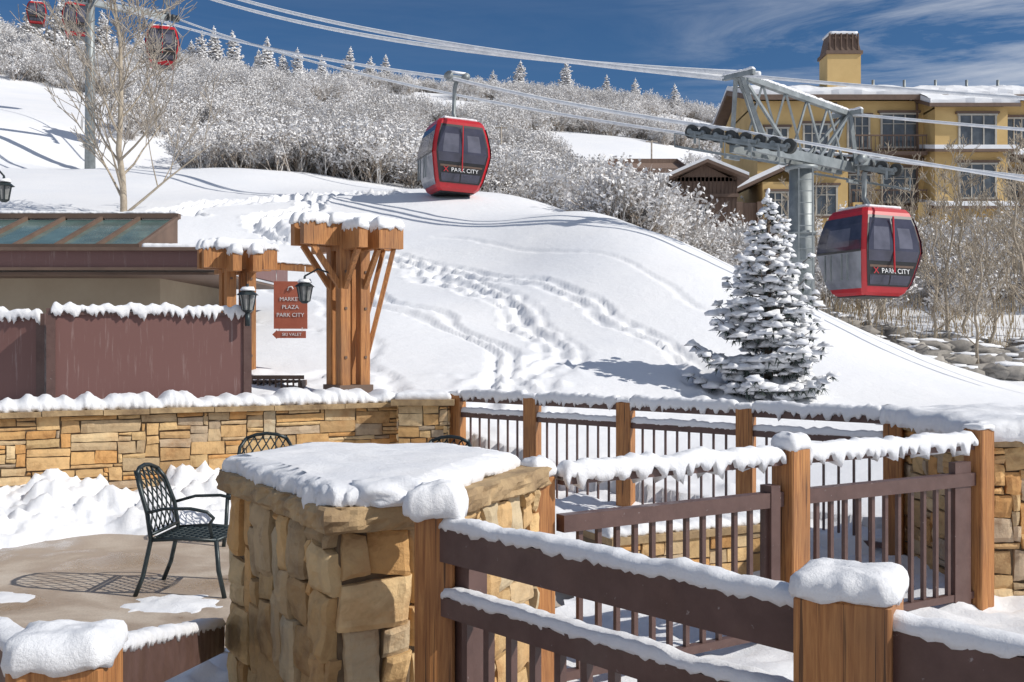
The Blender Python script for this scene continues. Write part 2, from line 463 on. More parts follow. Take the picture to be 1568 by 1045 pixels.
def track(pts, w, dep, rough, wobble=.5):
    # trodden path: broken pits and thrown-up clods rather than a clean trough
    global Z
    d = segdist(X+nzw*wobble+nzf*.05, Y+nzw*wobble*.5, pts)
    g = np.exp(-(d/w)**4)
    ed = np.exp(-((d-w*1.35)/(w*0.35))**2)
    pit = np.clip((nzf+.12)*3.0, 0, 1)*rough+(1-rough)
    Z = Z-g*dep*pit+g*rough*dep*.35*nzg+ed*dep*0.3*np.clip(.4+nzg*1.5, 0, 1.2)
def offs(pts, o):
    out = []
    for i, p in enumerate(pts):
        a = pts[max(0, i-1)]; b = pts[min(len(pts)-1, i+1)]; dx, dy = b[0]-a[0], b[1]-a[1]; l = math.hypot(dx, dy)
        out.append((p[0]-dy/l*o, p[1]+dx/l*o))
    return out
PA = [(-5.2,28.2),(-3.2,26),(-1.2,22.8),(.0,20.2),(.55,18.4),(.6,16.6),(.1,14.6),(-.1,13.2)]
for o_, w_, d_, r_ in ((-.26, .14, .10, .8), (.10, .17, .13, .6), (.44, .10, .07, .8)): track(offs(PA, o_), w_, d_, r_, .5)
PB = [(-3.2,26.4),(-1.2,24),(.9,21.3),(2.2,18.8),(2.9,16.4),(2.8,14.6)]
for o_, w_, d_, r_ in ((-.16, .11, .08, .6), (.14, .11, .08, .6)): track(offs(PB, o_), w_, d_, r_, .4)
track([(-2.2,28),(.6,25),(2.6,22.2),(4.0,18.8)], .07, .04, .3)
PC = [(-9.8,30.6),(-9.9,32.6),(-8.8,34.6),(-7.2,35.8),(-5.6,36.6),(-4.2,35.8)]
for o_, w_, d_ in ((-.35, .25, .32), (.35, .25, .30)): track(offs(PC, o_), w_, d_, .4, .8)
PD = [(-8.6,33.8),(-6.8,34.6),(-6.4,32.6),(-7.6,30.6),(-6.3,28.8),(-5.2,28)]
for o_, w_, d_ in ((-.3, .22, .28), (.3, .2, .26)): track(offs(PD, o_), w_, d_, .4, .8)
track([(-3.4,22.0),(-1,18),(0,15),(-.4,13.5)], .10, .09, .1)
track([(-3.0,22.2),(-.7,18.2),(.3,15)], .10, .08, .1)
track([(-6,24),(-3.4,20),(-2.2,16),(-2.6,13.5)], .11, .06, .4)
track([(-5.2,19),(-3.3,17.4),(-2.2,15.2),(-1.4,13.4)], .15, .09, .7)
low = np.clip((17-Y)/3, 0, 1)*np.clip((X+5)/2, 0, 1)*np.clip((3.2-X)/1, 0, 1)
Z += low*np.maximum(0, nzf-.15)*0.16*np.clip(.4+nzw*2.2, 0, 1)
shr = np.clip((Y-44)/20, 0, 1)
Z += shr*nzv*0.5
inside = Y < edgeY(X)
Z = np.where(inside & (X > -14) & (X < 9) & (Y > -6), -0.45, Z)
Z = np.where(inside & ~((X > -14) & (X < 9) & (Y > -6)), np.minimum(Z, 0.4), Z)
nyy, nxx = X.shape
me = bpy.data.meshes.new('snow_hill')
me.vertices.add(nyy*nxx); me.vertices.foreach_set('co', np.stack([X, Y, Z], -1).astype(np.float32).ravel())
idx = np.arange(nyy*nxx).reshape(nyy, nxx)
fc = np.stack([idx[:-1, :-1], idx[:-1, 1:], idx[1:, 1:], idx[1:, :-1]], -1).reshape(-1, 4)
me.loops.add(fc.size); me.loops.foreach_set('vertex_index', fc.ravel().astype(np.int32))
me.polygons.add(len(fc)); me.polygons.foreach_set('loop_start', np.arange(0, fc.size, 4, dtype=np.int32))
me.polygons.foreach_set('use_smooth', np.ones(len(fc), bool))
me.update(calc_edges=True); me.validate()
me.materials.append(GROUND)
hill = bpy.data.objects.new('snow_hill_ground', me); scene.collection.objects.link(hill)

# ------------------------------------------------------------------ terrace
terr = [(-14, -6), (9, -6), (9, 8.4), (3.3, 8.4), (-0.62, 11.72), (-1.2, 11.9), (-14, 5.95)]
mb = MB(); mb.prism(terr, -0.4, 0.0, 0)
mb.build('concrete_terrace', [CONC])
mb = MB()
gx = np.arange(-0.7, 9, 0.08); gy = np.arange(0.2, 11.6, 0.08)
idm = {}; vs = []
for j, y in enumerate(gy):
    for i, x in enumerate(gx):
        lim = edgeY(x)+0.1
        if y > lim-0.05: continue
        if x < 0.1+0.25*math.sin(y*2) and y < 9: 
            continue
        z = 0.07+0.07*noise.noise(Vector((x*1.6, y*1.6, 0)))+0.06*noise.noise(Vector((x*5, y*5, 0)))+.03*noise.noise(Vector((x*11, y*11, 0)))
        if y > 8.5: z += 0.12
        idm[(j, i)] = len(vs); vs.append((x, y, max(0.006, z)))
fs = []
for (j, i) in idm:
    q = [(j, i), (j, i+1), (j+1, i+1), (j+1, i)]
    if all(k in idm for k in q): fs.append(tuple(idm[k] for k in q))
mb.add(vs, fs, 0, (1, 1, 1), True)
mb.build('snow_on_terrace', [SNOW])

# ------------------------------------------------------------------ back stone wall
WA = Vector((-7.5, 12.46-.465*7.5)); WB = Vector((-1.25, 11.88))
mb = MB()
d = (WB-WA).normalized(); nrm = Vector((d.y, -d.x))
t = 0.35
mb.prism([tuple(WA), tuple(WB), tuple(WB-nrm*t), tuple(WA-nrm*t)], -0.1, 1.04, 1)
stones(mb, WA, WB, 0.0, 1.04, 0.045, (3, 13), (1, 3), 0.03, 11, g=0.05, big=0.016, bigs=[(8, 8), (7, 7), (6, 6)])
pa = Vector((-1.27, 11.45)); pb = Vector((-0.72, 11.45)); pc = Vector((-0.72, 12.1)); pd = Vector((-1.27, 12.1))
mb.prism([tuple(pa), tuple(pb), tuple(pc), tuple(pd)], -0.1, 1.08, 1)
stones(mb, pa, pb, 0.0, 1.08, 0.045, (2, 7), (1, 3), 0.03, 12, g=0.05)
stones(mb, pb, pc, 0.0, 1.08, 0.045, (2, 7), (1, 3), 0.03, 13, g=0.05)
stones(mb, pd, pa, 0.0, 1.08, 0.045, (2, 7), (1, 3), 0.03, 14, g=0.05)
L = (WB-WA).length; a = 0
while a < L-0.05:
    w = min(rnd.uniform(0.4, 0.8), L-a)
    c = WA+d*(a+w/2)-nrm*(t/2-0.03)
    mb.box((c.x, c.y, 1.07+rnd.uniform(-.004, .004)), (w-0.008, t+0.14, 0.052), math.atan2(d.y, d.x), 2)
    a += w
mb.box((-0.995, 11.76, 1.115), (0.70, 0.80, 0.065), 0, 2)
mb.strip((WA.x-nrm.x*.24, WA.y-nrm.y*.24, 1.096), (WB.x-nrm.x*.24, WB.y-nrm.y*.24, 1.096), 0.56, 0.13, 0.02, 3, mat=3, vary=0.95, lump=2.2)
mb.cap([(-1.3, 11.42), (-0.69, 11.42), (-0.69, 12.1), (-1.3, 12.1)], 1.147, 0.08, 5, mat=3)
mb.build('stone_retaining_wall', [STONE, MORTAR, COPING, SNOW])

mb = MB()
ux, uy = d.x, d.y; nx_, ny_ = nrm.x, nrm.y
LL = 6.4; WW = 1.7; st = 0.035
na = int(LL/st); nb_ = int(WW/st); vs = []
for i in range(na+1):
    a = i*st
    for j in range(nb_+1):
        b = j*st
        f = max(0.0, 1-(b/(WW*(0.72+0.3*noise.noise(Vector((a*1.3, 0, 0))))))**1.4)
        en = min(1, (LL-a)/1.6, 1)
        p = Vector((a, b, 0))
        n1 = noise.noise(p*1.4+Vector((0, 0, 4))); n2 = abs(noise.noise(p*3.6)); n3 = noise.noise(p*8); n4 = noise.noise(p*19)
        h = (0.34*f*(1+0.6*n1)+f**.5*(0.26*n2+0.10*n3+0.05*n4)-0.03)*en
        if f <= 0: h = -0.03
        vs.append((WA.x+ux*a+nx_*(b+.02), WA.y+uy*a+ny_*(b+.02), h))
fs = [(i*(nb_+1)+j, i*(nb_+1)+j+1, (i+1)*(nb_+1)+j+1, (i+1)*(nb_+1)+j) for i in range(na) for j in range(nb_)]
mb.add(vs, fs, 0, (1, 1, 1), True)
mb.build('shovelled_snow_bank', [SNOW])
def patch(name, cx, cy, rx, ry, hh, sd, st=0.025):
    mb = MB(); nx = int(2*rx/st); ny = int(2*ry/st); vs = []; fs = []
    for j in range(ny+1):
        for i in range(nx+1):
            x = -rx+i*st; y = -ry+j*st
            r = math.hypot(x/rx, y/ry)+0.55*noise.noise(Vector((x*3+sd, y*3, sd)))+0.35*noise.noise(Vector((x*10, y*10, sd)))
            h = hh*max(0, 0.72-r)**.5*(1+0.6*noise.noise(Vector((x*8, y*8, sd+4))))-0.006
            vs.append((cx+x, cy+y, h))
    for j in range(ny):
        for i in range(nx):
            A = j*(nx+1)+i; q = (A, A+1, A+nx+2, A+nx+1)
            if any(vs[k][2] > -0.005 for k in q): fs.append(q)
    mb.add(vs, fs, 0, (1, 1, 1), True); mb.build(name, [SNOW])
patch('snow_patch', -2.32, 7.0, .42, .3, .035, 1)
patch('snow_patch', -2.15, 6.3, .4, .22, .03, 2)
patch('snow_patch', -1.8, 5.0, .75, 1.0, .14, 3)
patch('snow_patch', -2.3, 3.5, 1.0, .9, .1, 4)
patch('snow_patch', -2.9, 6.0, .35, .16, .02, 5)
patch('snow_patch', -3.5, 7.2, .35, .2, .02, 6)

# ------------------------------------------------------------------ near stone counter
CT = [(-1.43, 4.95), (-0.69, 3.76), (-0.34, 3.90), (0.20, 5.06), (-0.28, 5.62), (-1.15, 5.60)]
cc = Vector((sum(p[0] for p in CT)/6, sum(p[1] for p in CT)/6))
def inset(poly, dd):
    out = []
    n = len(poly)
    for i in range(n):
        a = Vector(poly[i-1]); b = Vector(poly[i]); c = Vector(poly[(i+1) % n])
        d1 = (b-a).normalized(); d2 = (c-b).normalized()
        n1 = Vector((-d1.y, d1.x)); n2 = Vector((-d2.y, d2.x))
        m = (n1+n2).normalized(); k = dd/max(0.3, m.dot(n1))
        out.append(tuple(b+m*k))
    return out
body = inset(CT, 0.085)
mb = MB()
mb.prism(body, -0.1, 1.08, 1)
pal2 = [(0.64, 0.45, 0.23), (0.57, 0.39, 0.20), (0.68, 0.52, 0.30), (0.52, 0.40, 0.25), (0.68, 0.42, 0.18), (0.62, 0.52, 0.36)]
for i in range(6):
    stones(mb, body[i], body[(i+1) % 6], 0.0, 1.08, 0.06, (2, 5), (2, 5), 0.06, 31+i, pal2, g=0.02, jit=0.018)
sl = []
for i in range(6):
    a = Vector(CT[i]); b = Vector(CT[(i+1) % 6]); k = max(3, int((b-a).length/0.03))
    for j in range(k):
        p = a+(b-a)*(j/k); p = p+(cc-p).normalized()*(0.018*noise.noise(Vector((p.x*9, p.y*9, 0))))
        sl.append(p)
M = len(sl); vs = []
LV = [(1.083, 0.02), (1.095, 0.004), (1.115, 0.0), (1.135, -0.006), (1.155, 0.0), (1.172, 0.004), (1.18, 0.018)]
for lv, (z, o) in enumerate(LV):
    for p in sl:
        r = (cc-p).normalized()
        o2 = o+0.026*noise.noise(Vector((p.x*14, p.y*14, lv*0.7)))+.012*noise.noise(Vector((p.x*40, p.y*40, lv*1.7)))
        vs.append((p.x+r.x*o2, p.y+r.y*o2, z+0.004*noise.noise(Vector((p.x*8, p.y*8, lv)))))
nl = len(LV)
fs = [tuple(range(M-1, -1, -1)), tuple(range((nl-1)*M, nl*M))]
for lv in range(nl-1):
    for i in range(M):
        j = (i+1) % M; fs.append((lv*M+i, lv*M+j, (lv+1)*M+j, (lv+1)*M+i))
mb.add(vs, fs, 2, (1, 1, 1), False)
SN = inset(CT, 0.03)
SN[3] = (0.03, 5.06); SN[4] = (-0.33, 5.56)
mb.cap(SN, 1.178, 0.078, 7, mat=3, vary=0.16, lump=2.4, droop=0.035, edge=1.7, step=.014, wb=.03, nf=40, hf=.05)
mb.blob((-0.47, 3.93, 1.21), (0.17, 0.12, 0.068), 4, 26, 16, 3, .25, 2.0, flat=.03)
mb.build('stone_counter', [STONE, MORTAR, COPING, SNOW])

# ------------------------------------------------------------------ railings
def post(mb, x, y, z0, z1, w, rz, snow=0.10, mw=0, ms=2, seed=0, over=0.006):
    mb.box((x, y, (z0+z1)/2), (w, w, z1-z0), rz, mw, bev=0.008)
    if snow:
        e = w/2+over
        co, si = math.cos(rz), math.sin(rz)
        P = [(x+a*co-b*si, y+a*si+b*co) for a, b in ((-e, -e*.78), (-e*.78, -e), (e*.78, -e), (e, -e*.78), (e, e*.78), (e*.78, e), (-e*.78, e), (-e, e*.78))]
        mb.cap(P, z1, snow, seed, step=0.010, mat=ms, vary=0.3, droop=0.012, edge=0.9, lump=6, bulge=.8, wb=.008, hf=.1, nf=12)
def run(mb, p0, p1, zt=1.13, zsec=0.90, zbot=0.1, rail=(0.075, 0.12), sec=(0.06, 0.07), sp=0.11, bal=0.028,
        snow=(0.10, 0.06), droop=0.03, seed=0, snow2=0.035, mids=True):
    p0 = Vector(p0); p1 = Vector(p1); D = p1-p0; L = D.length; d = D/L; rz = math.atan2(d.y, d.x)
    a3 = lambda p, z: (p.x, p.y, z)
    mb.beam(a3(p0, zt-rail[1]/2), a3(p1, zt-rail[1]/2), rail[0], rail[1], 1)
    mb.strip(a3(p0, zt), a3(p1, zt), snow[0], snow[1], droop, seed, mat=2)
    mb.beam(a3(p0, zsec-sec[1]/2), a3(p1, zsec-sec[1]/2), sec[0], sec[1], 1)
    if snow2: mb.strip(a3(p0, zsec), a3(p1, zsec), sec[0]*1.02, snow2, 0.008, seed+3, mat=2)
    mb.beam(a3(p0, zbot), a3(p1, zbot), 0.045, 0.045, 1)
    n = int(L/sp)
    for i in range(1, n):
        q = p0+D*(i/n)
        mb.box((q.x, q.y, (zbot+zsec-sec[1])/2), (bal, bal, zsec-sec[1]-zbot), rz, 1)

mb = MB()
P1 = Vector((-0.275, 3.74)); P2v = Vector((0.83, 2.52)); ang = math.atan2(-1.22, 1.105)
post(mb, P1.x, P1.y, 0, 1.17, 0.145, ang+R(45), 0.10, seed=1, over=.035)
mb.box((P1.x+0.125, P1.y-0.045, 0.58), (0.085, 0.085, 1.0), ang, 1)
post(mb, P2v.x, P2v.y, 0, 1.185, 0.225, R(-28), 0.06, seed=2, over=.01)
dd = (P2v-P1).normalized()
run(mb, P1+dd*0.06, P2v-dd*0.08, 1.13, 0.885, 0.12, (0.075, 0.12), (0.07, 0.07), 0.115, 0.028, (0.08, 0.042), 0.014, 4)
P3n = P2v+dd*1.9
run(mb, P2v+dd*0.09, P3n, 1.125, 0.885, 0.12, (0.075, 0.14), (0.07, 0.07), 0.115, 0.028, (0.08, 0.035), 0.014, 6)
post(mb, P3n.x, P3n.y, 0, 1.2, 0.2, R(-28), 0.075, seed=12)
mb.build('deck_railing', [WOOD, BROWN, SNOW])

mb = MB()
C0 = Vector((0.24, 5.1)); C1 = Vector((1.62, 5.95)); C2 = Vector((3.1, 6.8)); rz = math.atan2(0.85, 1.43)
dd = (C2-C0).normalized()
post(mb, 0.13, 5.12, 0, 1.13, 0.13, rz, 0.09, seed=3)
post(mb, C1.x, C1.y, 0, 1.18, 0.16, rz+R(5), 0.08, seed=4)
mb.box((C1.x-0.14, C1.y-0.08, 0.5), (0.07, 0.09, 0.95), rz, 1)
post(mb, C2.x, C2.y, -0.05, 1.22, 0.14, rz, 0.03, seed=5)
mb.box((C2.x-0.17, C2.y-0.1, 0.52), (0.16, 0.05, 0.98), rz, 1)
for a_, b_, s_ in ((C0, C1-dd*0.09, 8), (C1+dd*0.09, C2-dd*0.08, 9)):
    run(mb, a_, b_, 1.125, 0.935, 0.13, (0.05, 0.04), (0.07, 0.085), 0.11, 0.026, (0.11, 0.078), 0.05, s_, 0)
mb.build('deck_railing', [WOOD, BROWN, SNOW])

mb = MB()
B = [Vector((x, 11.06-.864*x)) for x in (-0.62, 0.215, 1.12, 2.11, 3.12)]
rzb = math.atan2(-.864, 1)
for i, p in enumerate(B):
    post(mb, p.x, p.y, -0.1, 1.2, 0.15, rzb+R(12), 0.045, seed=20+i)
    if i < 4:
        q = B[i+1]; dd = (q-p).normalized()
        run(mb, p+dd*0.07, q-dd*0.07, 1.18, 1.0, 0.12, (0.06, 0.06), (0.055, 0.055), 0.125, 0.018, (0.11, 0.085), 0.045, 30+i, 0.055)
mb.build('deck_railing', [WOOD, BROWN, SNOW])

mb = MB()
L0 = Vector((-1.0, 2.3))
post(mb, L0.x, L0.y, 0, 1.095, 0.20, R(8), 0.06, seed=41, over=.012)
mb.beam((-0.98, 2.42, 1.0), (-1.40, 4.86, 0.39), 0.07, 0.13, 1)
mb.strip((-0.98, 2.42, 1.063), (-1.40, 4.86, 0.453), 0.08, 0.035, 0.012, 44, mat=2)
mb.beam((-0.98, 2.42, 0.72), (-1.40, 4.86, 0.13), 0.05, 0.05, 1)
mb.beam((-1.08, 2.38, 1.0), (-2.45, 3.6, 1.0), 0.07, 0.12, 1)
mb.strip((-1.08, 2.38, 1.06), (-2.45, 3.6, 1.06), 0.08, 0.035, 0.012, 45, mat=2)
post(mb, -2.5, 3.65, 0, 1.08, 0.14, R(8), 0.06, seed=42)
mb.build('stair_railing', [WOOD, BROWN, SNOW])

mb = MB()
pp = [(3.24, 6.98), (4.7, 6.98), (4.7, 8.45), (3.24, 8.45)]
mb.prism(pp, -0.1, 1.08, 1)
stones(mb, pp[0], pp[1], 0.0, 1.08, 0.055, (2, 6), (1, 4), 0.05, 51, g=0.03, jit=.012)
stones(mb, pp[3], pp[0], 0.0, 1.08, 0.055, (2, 6), (1, 4), 0.05, 52, g=0.03, jit=.012)
mb.prism([(3.16, 6.9), (4.78, 6.9), (4.78, 8.55), (3.16, 8.55)], 1.085, 1.14, 2)
mb.cap([(3.13, 6.87), (4.8, 6.87), (4.8, 8.58), (3.0, 8.62)], 1.14, 0.13, 9, mat=3, vary=0.35, lump=2.2, droop=0.035, wb=.02, nf=30, hf=.05, step=.02, edge=1.8)
mb.build('stone_pier', [STONE, MORTAR, COPING, SNOW])
mb = MB()
a = Vector((0.7, 7.3)); b = Vector((2.3, 8.05))
d2 = (b-a).normalized(); n2 = Vector((d2.y, -d2.x)); z = 0.34
mb.prism([tuple(a), tuple(b), tuple(b-n2*0.42), tuple(a-n2*0.42)], 0, z, 1)
stones(mb, a, b, 0.02, z, 0.05, (3, 8), (2, 3), 0.02, 60, g=0.05)
mb.prism([tuple(a+n2*0.03), tuple(b+n2*0.03), tuple(b-n2*0.4), tuple(a-n2*0.4)], z+0.001, z+0.05, 2)
mb.strip((a.x-n2.x*.2, a.y-n2.y*.2, z+.05), (b.x-n2.x*.2, b.y-n2.y*.2, z+.05), .38, .07, .01, 70, mat=3)
mb.build('low_stone_planter', [STONE, MORTAR, COPING, SNOW])

# ------------------------------------------------------------------ chairs
def chair(name, x, y, rz, sc=1.0):
    mb = MB(); r = 0.013
    w = 0.27
    for s in (-1, 1):
        mb.tube([(-0.36, s*w, 0), (-0.30, s*w, 0.15), (-0.24, s*w, 0.42), (-0.27, s*w*0.98, 0.62), (-0.34, s*w*0.9, 0.82), (-0.38, s*w*0.7, 0.90)], r*1.35, 7)
        mb.tube([(0.32, s*w*1.05, 0), (0.27, s*w, 0.2), (0.25, s*w*0.97, 0.42)], r*1.35, 7)
        mb.tube([(-0.27, s*w, 0.62), (-0.12, s*(w+0.05), 0.66), (0.08, s*(w+0.06), 0.665), (0.2, s*(w+0.05), 0.64), (0.24, s*(w+0.02), 0.59), (0.20, s*w, 0.54), (0.22, s*w*0.98, 0.44)], r, 6)
        mb.tube([(-0.24, s*w, 0.42), (0.0, s*w*1.04, 0.435), (0.25, s*w*0.97, 0.42)], r*1.2, 6)
    mb.tube([(-0.38, -w*0.7, 0.90), (-0.40, -w*0.35, 0.935), (-0.40, 0, 0.945), (-0.40, w*0.35, 0.935), (-0.38, w*0.7, 0.90)], r*1.3, 7)
    mb.tube([(-0.24, -w, 0.46), (-0.235, 0, 0.46), (-0.24, w, 0.46)], r, 6)
    mb.tube([(0.25, -w, 0.42), (0.29, 0, 0.425), (0.25, w, 0.42)], r*1.2, 6)
    mb.tube([(-0.24, -w, 0.42), (-0.24, w, 0.42)], r, 6)
    def bp(u, z):
        t = (z-0.46)/0.48
        return (-0.235-0.16*t*t-0.02, u*(1-0.18*t*t), z)
    for k in range(-5, 8):
        for sg in (1, -1):
            pts = []
            for j in range(9):
                z = 0.46+0.46*j/8; u = sg*(-w+k*0.09+0.32*j/8)
                if abs(u) <= w*0.97: pts.append(bp(u, z))
            if len(pts) > 1: mb.tube(pts, 0.007, 4)
    for k in range(-6, 12):
        for sg in (1, -1):
            pts = []
            for j in range(9):
                xx = -0.23+0.49*j/8; u = sg*(-w+k*0.07+0.35*j/8)
                if abs(u) <= w*0.97: pts.append((xx, u, 0.425))
            if len(pts) > 1: mb.tube(pts, 0.008, 4)
    o = mb.build(name, [IRON]); o.location = (x, y, 0); o.rotation_euler = (0, 0, rz); o.scale = (sc,)*3
    return o
chair('patio_chair', -2.30, 7.45, R(-3), .95)
chair('patio_chair', -2.28, 9.3, R(-84), .98)
chair('patio_chair', -0.70, 9.1, R(-110), .97)

# ------------------------------------------------------------------ brown panel fence + lantern
mb = MB()
def panel(a, b, z0, z1, sd):
    a = Vector(a); b = Vector(b); d = (b-a).normalized(); rz = math.atan2(d.y, d.x)
    mb.beam((a.x, a.y, (z0+z1)/2), (b.x, b.y, (z0+z1)/2), 0.04, z1-z0, 0)
    mb.beam((a.x, a.y, z1+0.02), (b.x, b.y, z1+0.02), 0.09, 0.04, 1)
    for p in (a, b): mb.box((p.x, p.y, (z0+z1)/2+0.03), (0.09, 0.09, z1-z0+0.08), rz, 1)
    mb.strip((a.x, a.y, z1+0.04), (b.x, b.y, z1+0.04), 0.13, 0.08, 0.075, sd, mat=2, vary=0.7, lump=4)
panel((-4.93, 10.95), (-3.04, 11.75), 1.05, 2.08, 3)
panel((-7.0, 11.0), (-5.12, 11.15), 1.05, 2.03, 4)
mb.build('metal_panel_fence', [PANEL, BROWN, SNOW])
LITE = simple('lantern_glass', (0.35, 0.36, 0.34), (0.2, 0.2, 0.2), 9, 0.2, 0, 0)
def lantern(name, x, y, z, arm=None):
    mb = MB()
    n = 6
    def cone(z0, r0, z1, r1, m):
        mb.tube([(x, y, z0), (x, y, z1)], [r0, r1], n, m, smooth=False)
    cone(z, 0.03, z+0.03, 0.07, 0); cone(z+0.03, 0.06, z+0.2, 0.09, 1); cone(z+0.2, 0.13, z+0.28, 0.03, 0); cone(z+0.28, 0.02, z+0.33, 0.012, 0)
    for k in range(6):
        a = 2*math.pi*k/6
        mb.beam((x+0.062*math.cos(a), y+0.062*math.sin(a), z+0.03), (x+0.094*math.cos(a), y+0.094*math.sin(a), z+0.2), 0.012, 0.012, 0)
    mb.blob((x, y, z+0.25), (0.10, 0.10, 0.05), 2, 8, 5, 2, flat=0.0)
    if arm: mb.tube([(x, y, z+0.33), ((x+arm[0])/2, (y+arm[1])/2, z+0.42), arm], 0.012, 6, 0)
    else: mb.tube([(x, y, z-0.15), (x, y, z)], 0.03, 6, 0)
    mb.build(name, [IRON, LITE, SNOW])
lantern('wall_lantern', -3.0, 11.62, 2.12)
lantern('wall_lantern', -2.49, 12.3, 2.25, (-2.2, 12.45, 2.62))
lantern('wall_lantern', -6.4, 12.9, 3.55, (-6.6, 13.0, 3.95))

# ------------------------------------------------------------------ timber gateways
def timber(name, x, y, z0, z1, rz, arms, br=True):
    mb = MB()
    co, si = math.cos(rz), math.sin(rz)
    def T(a, b, z): return (x+a*co-b*si, y+a*si+b*co, z)
    s = 0.135; w = 0.135
    for a, b in ((-s, -s), (s, -s), (s, s), (-s, s)):
        p = T(a, b, 0); mb.box((p[0], p[1], (z0+z1)/2), (w, w, z1-z0), rz, 0, bev=0.008)
    mb.box((x, y, z0+0.06), (0.46, 0.46, 0.2), rz, 2)
    for zz in (z0+.5, z0+1.1, z0+1.55):
        for a, b in ((-s, -s), (s, -s)):
            p = T(a, b-.07, zz); mb.box(p, (0.03, 0.02, 0.03), rz, 2)
    la, lb = arms
    for b in (-s, s):
        mb.beam(T(-la, b, z1-0.14), T(la, b, z1-0.14), 0.11, 0.27, 0)
        mb.strip(T(-la-.02, b, z1), T(la+.02, b, z1), 0.14, 0.11, 0.04, b*9, mat=1, vary=.4)
    for a in (-s, s):
        mb.beam(T(a, -lb, z1-0.20), T(a, lb, z1-0.20), 0.115, 0.25, 0)
        mb.strip(T(a, -lb-.02, z1-.07), T(a, -0.22, z1-.07), 0.14, 0.11, 0.04, a*7, mat=1, vary=.4)
        mb.strip(T(a, 0.22, z1-.07), T(a, lb+.02, z1-.07), 0.14, 0.11, 0.04, a*8, mat=1, vary=.4)
    mb.cap([T(a, b, 0)[:2] for a, b in ((-.34, -.24), (.34, -.24), (.34, .24), (-.34, .24))], z1+0.0, 0.14, 3, mat=1, edge=1.6)
    if br:
        for b in (-s, s):
            mb.beam(T(s, b, z0+0.30), T(la*0.84, b, z1-0.27), 0.055, 0.065, 0)
            mb.beam(T(b, -s, z0+1.3), T(b, -lb*0.8, z1-0.32), 0.055, 0.065, 0)
            mb.beam(T(-s, b, z0+1.3), T(-la*.8, b, z1-0.27), 0.055, 0.065, 0)
    mb.build(name, [WOOD, SNOW, TRIM])
timber('timber_gateway_post', -2.04, 12.75, 1.1, 3.24, R(36), (0.68, 0.66))
timber('timber_gateway_post', -3.78, 14.1, 1.1, 3.06, R(30), (0.5, 0.5), False)

mb = MB()
mb.beam((-3.6, 14.2, 2.86), (-2.75, 14.35, 2.81), 0.08, 0.10, 1)
mb.strip((-3.6, 14.2, 2.91), (-2.75, 14.35, 2.86), 0.1, 0.03, 0.01, 2, mat=2)
mb.box((-3.08, 14.25, 2.30), (0.46, 0.03, 0.66), R(4), 0)
mb.box((-3.07, 14.25, 1.89), (0.40, 0.03, 0.10), R(4), 0)
mb.add([(-3.27, 14.22, 1.83), (-3.27, 14.22, 1.95), (-3.33, 14.22, 1.89), (-3.27, 14.25, 1.83), (-3.27, 14.25, 1.95), (-3.33, 14.25, 1.89)], [(0, 1, 2), (3, 5, 4), (0, 2, 5, 3), (1, 4, 5, 2)], 0)
for dx in (-0.2, 0.2):
    mb.tube([(-3.08+dx, 14.25, 2.62), (-3.08+dx, 14.25, 2.84)], 0.006, 5, 3)
    mb.tube([(-3.08+dx*.8, 14.25, 1.93), (-3.08+dx*.8, 14.25, 1.99)], 0.006, 5, 3)
mb.tube([(-3.12, 14.222, 2.50), (-3.10, 14.222, 2.55), (-3.06, 14.222, 2.555), (-3.04, 14.222, 2.52)], 0.01, 5, 3)
sg = mb.build('hanging_sign', [SIGN, WOOD, SNOW, WHITE])
def text(s, loc, rot, size, mat, parent, nm):
    cu = bpy.data.curves.new(nm, 'FONT'); cu.body = s; cu.size = size; cu.align_x = 'CENTER'; cu.align_y = 'CENTER'; cu.extrude = 0.002
    cu.materials.append(mat)
    o = bpy.data.objects.new(nm, cu); scene.collection.objects.link(o); o.location = loc; o.rotation_euler = rot; o.parent = parent
    return o
for i, (s_, z) in enumerate((('MARKET', 2.38), ('PLAZA', 2.27), ('PARK CITY', 2.16))):
    text(s_, (-3.08, 14.228, z), (R(90), 0, R(4)), 0.078, WHITE, sg, 'lettering_%d' % i)
text('SKI VALET', (-3.06, 14.228, 1.89), (R(90), 0, R(4)), 0.06, WHITE, sg, 'lettering_3')
mb = MB()
for k in range(9): mb.box((-3.3+k*0.075, 13.2, 1.28), (0.045, 0.35, 0.03), 0, 0)
for k in (0, 8): mb.box((-3.3+k*0.075, 13.2, 1.14), (0.05, 0.33, 0.25), 0, 0)
mb.beam((-3.36, 13.0, 1.34), (-2.64, 13.0, 1.34), 0.03, 0.05, 0)
for k in range(9): mb.box((-3.3+k*0.075, 13.0, 1.25), (0.02, 0.02, 0.16), 0, 0)
mb.build('slatted_bench', [TRIM])

# ------------------------------------------------------------------ left building
mb = MB()
mb.box((-9.5, 18.0, 2.0), (8.0, 4.0, 1.75), 0, 0)
mb.box((-8.8, 15.98, 1.5), (2.5, 0.06, 1.0), 0, 5)
mb.box((-9.3, 17.3, 2.80), (9.96, 4.3, 0.04), 0, 3)
mb.box((-9.3, 15.06, 3.0), (9.96, 0.08, 0.24), 0, 1)
mb.box((-9.3, 15.0, 3.145), (10.04, 0.14, 0.05), 0, 3)
mb.box((-9.3, 15.03, 2.86), (9.98, 0.10, 0.04), 0, 3)
mb.box((-4.3, 17.3, 3.0), (0.08, 4.3, 0.28), 0, 1)
mb.box((-9.3, 17.3, 3.12), (9.9, 4.3, 0.06), 0, 3)
mb.cap([(-5.45, 15.1), (-4.28, 15.1), (-4.28, 19), (-5.45, 19)], 3.15, 0.10, 4, mat=4, nf=24, hf=.03)
x0, x1 = -14.2, -5.55
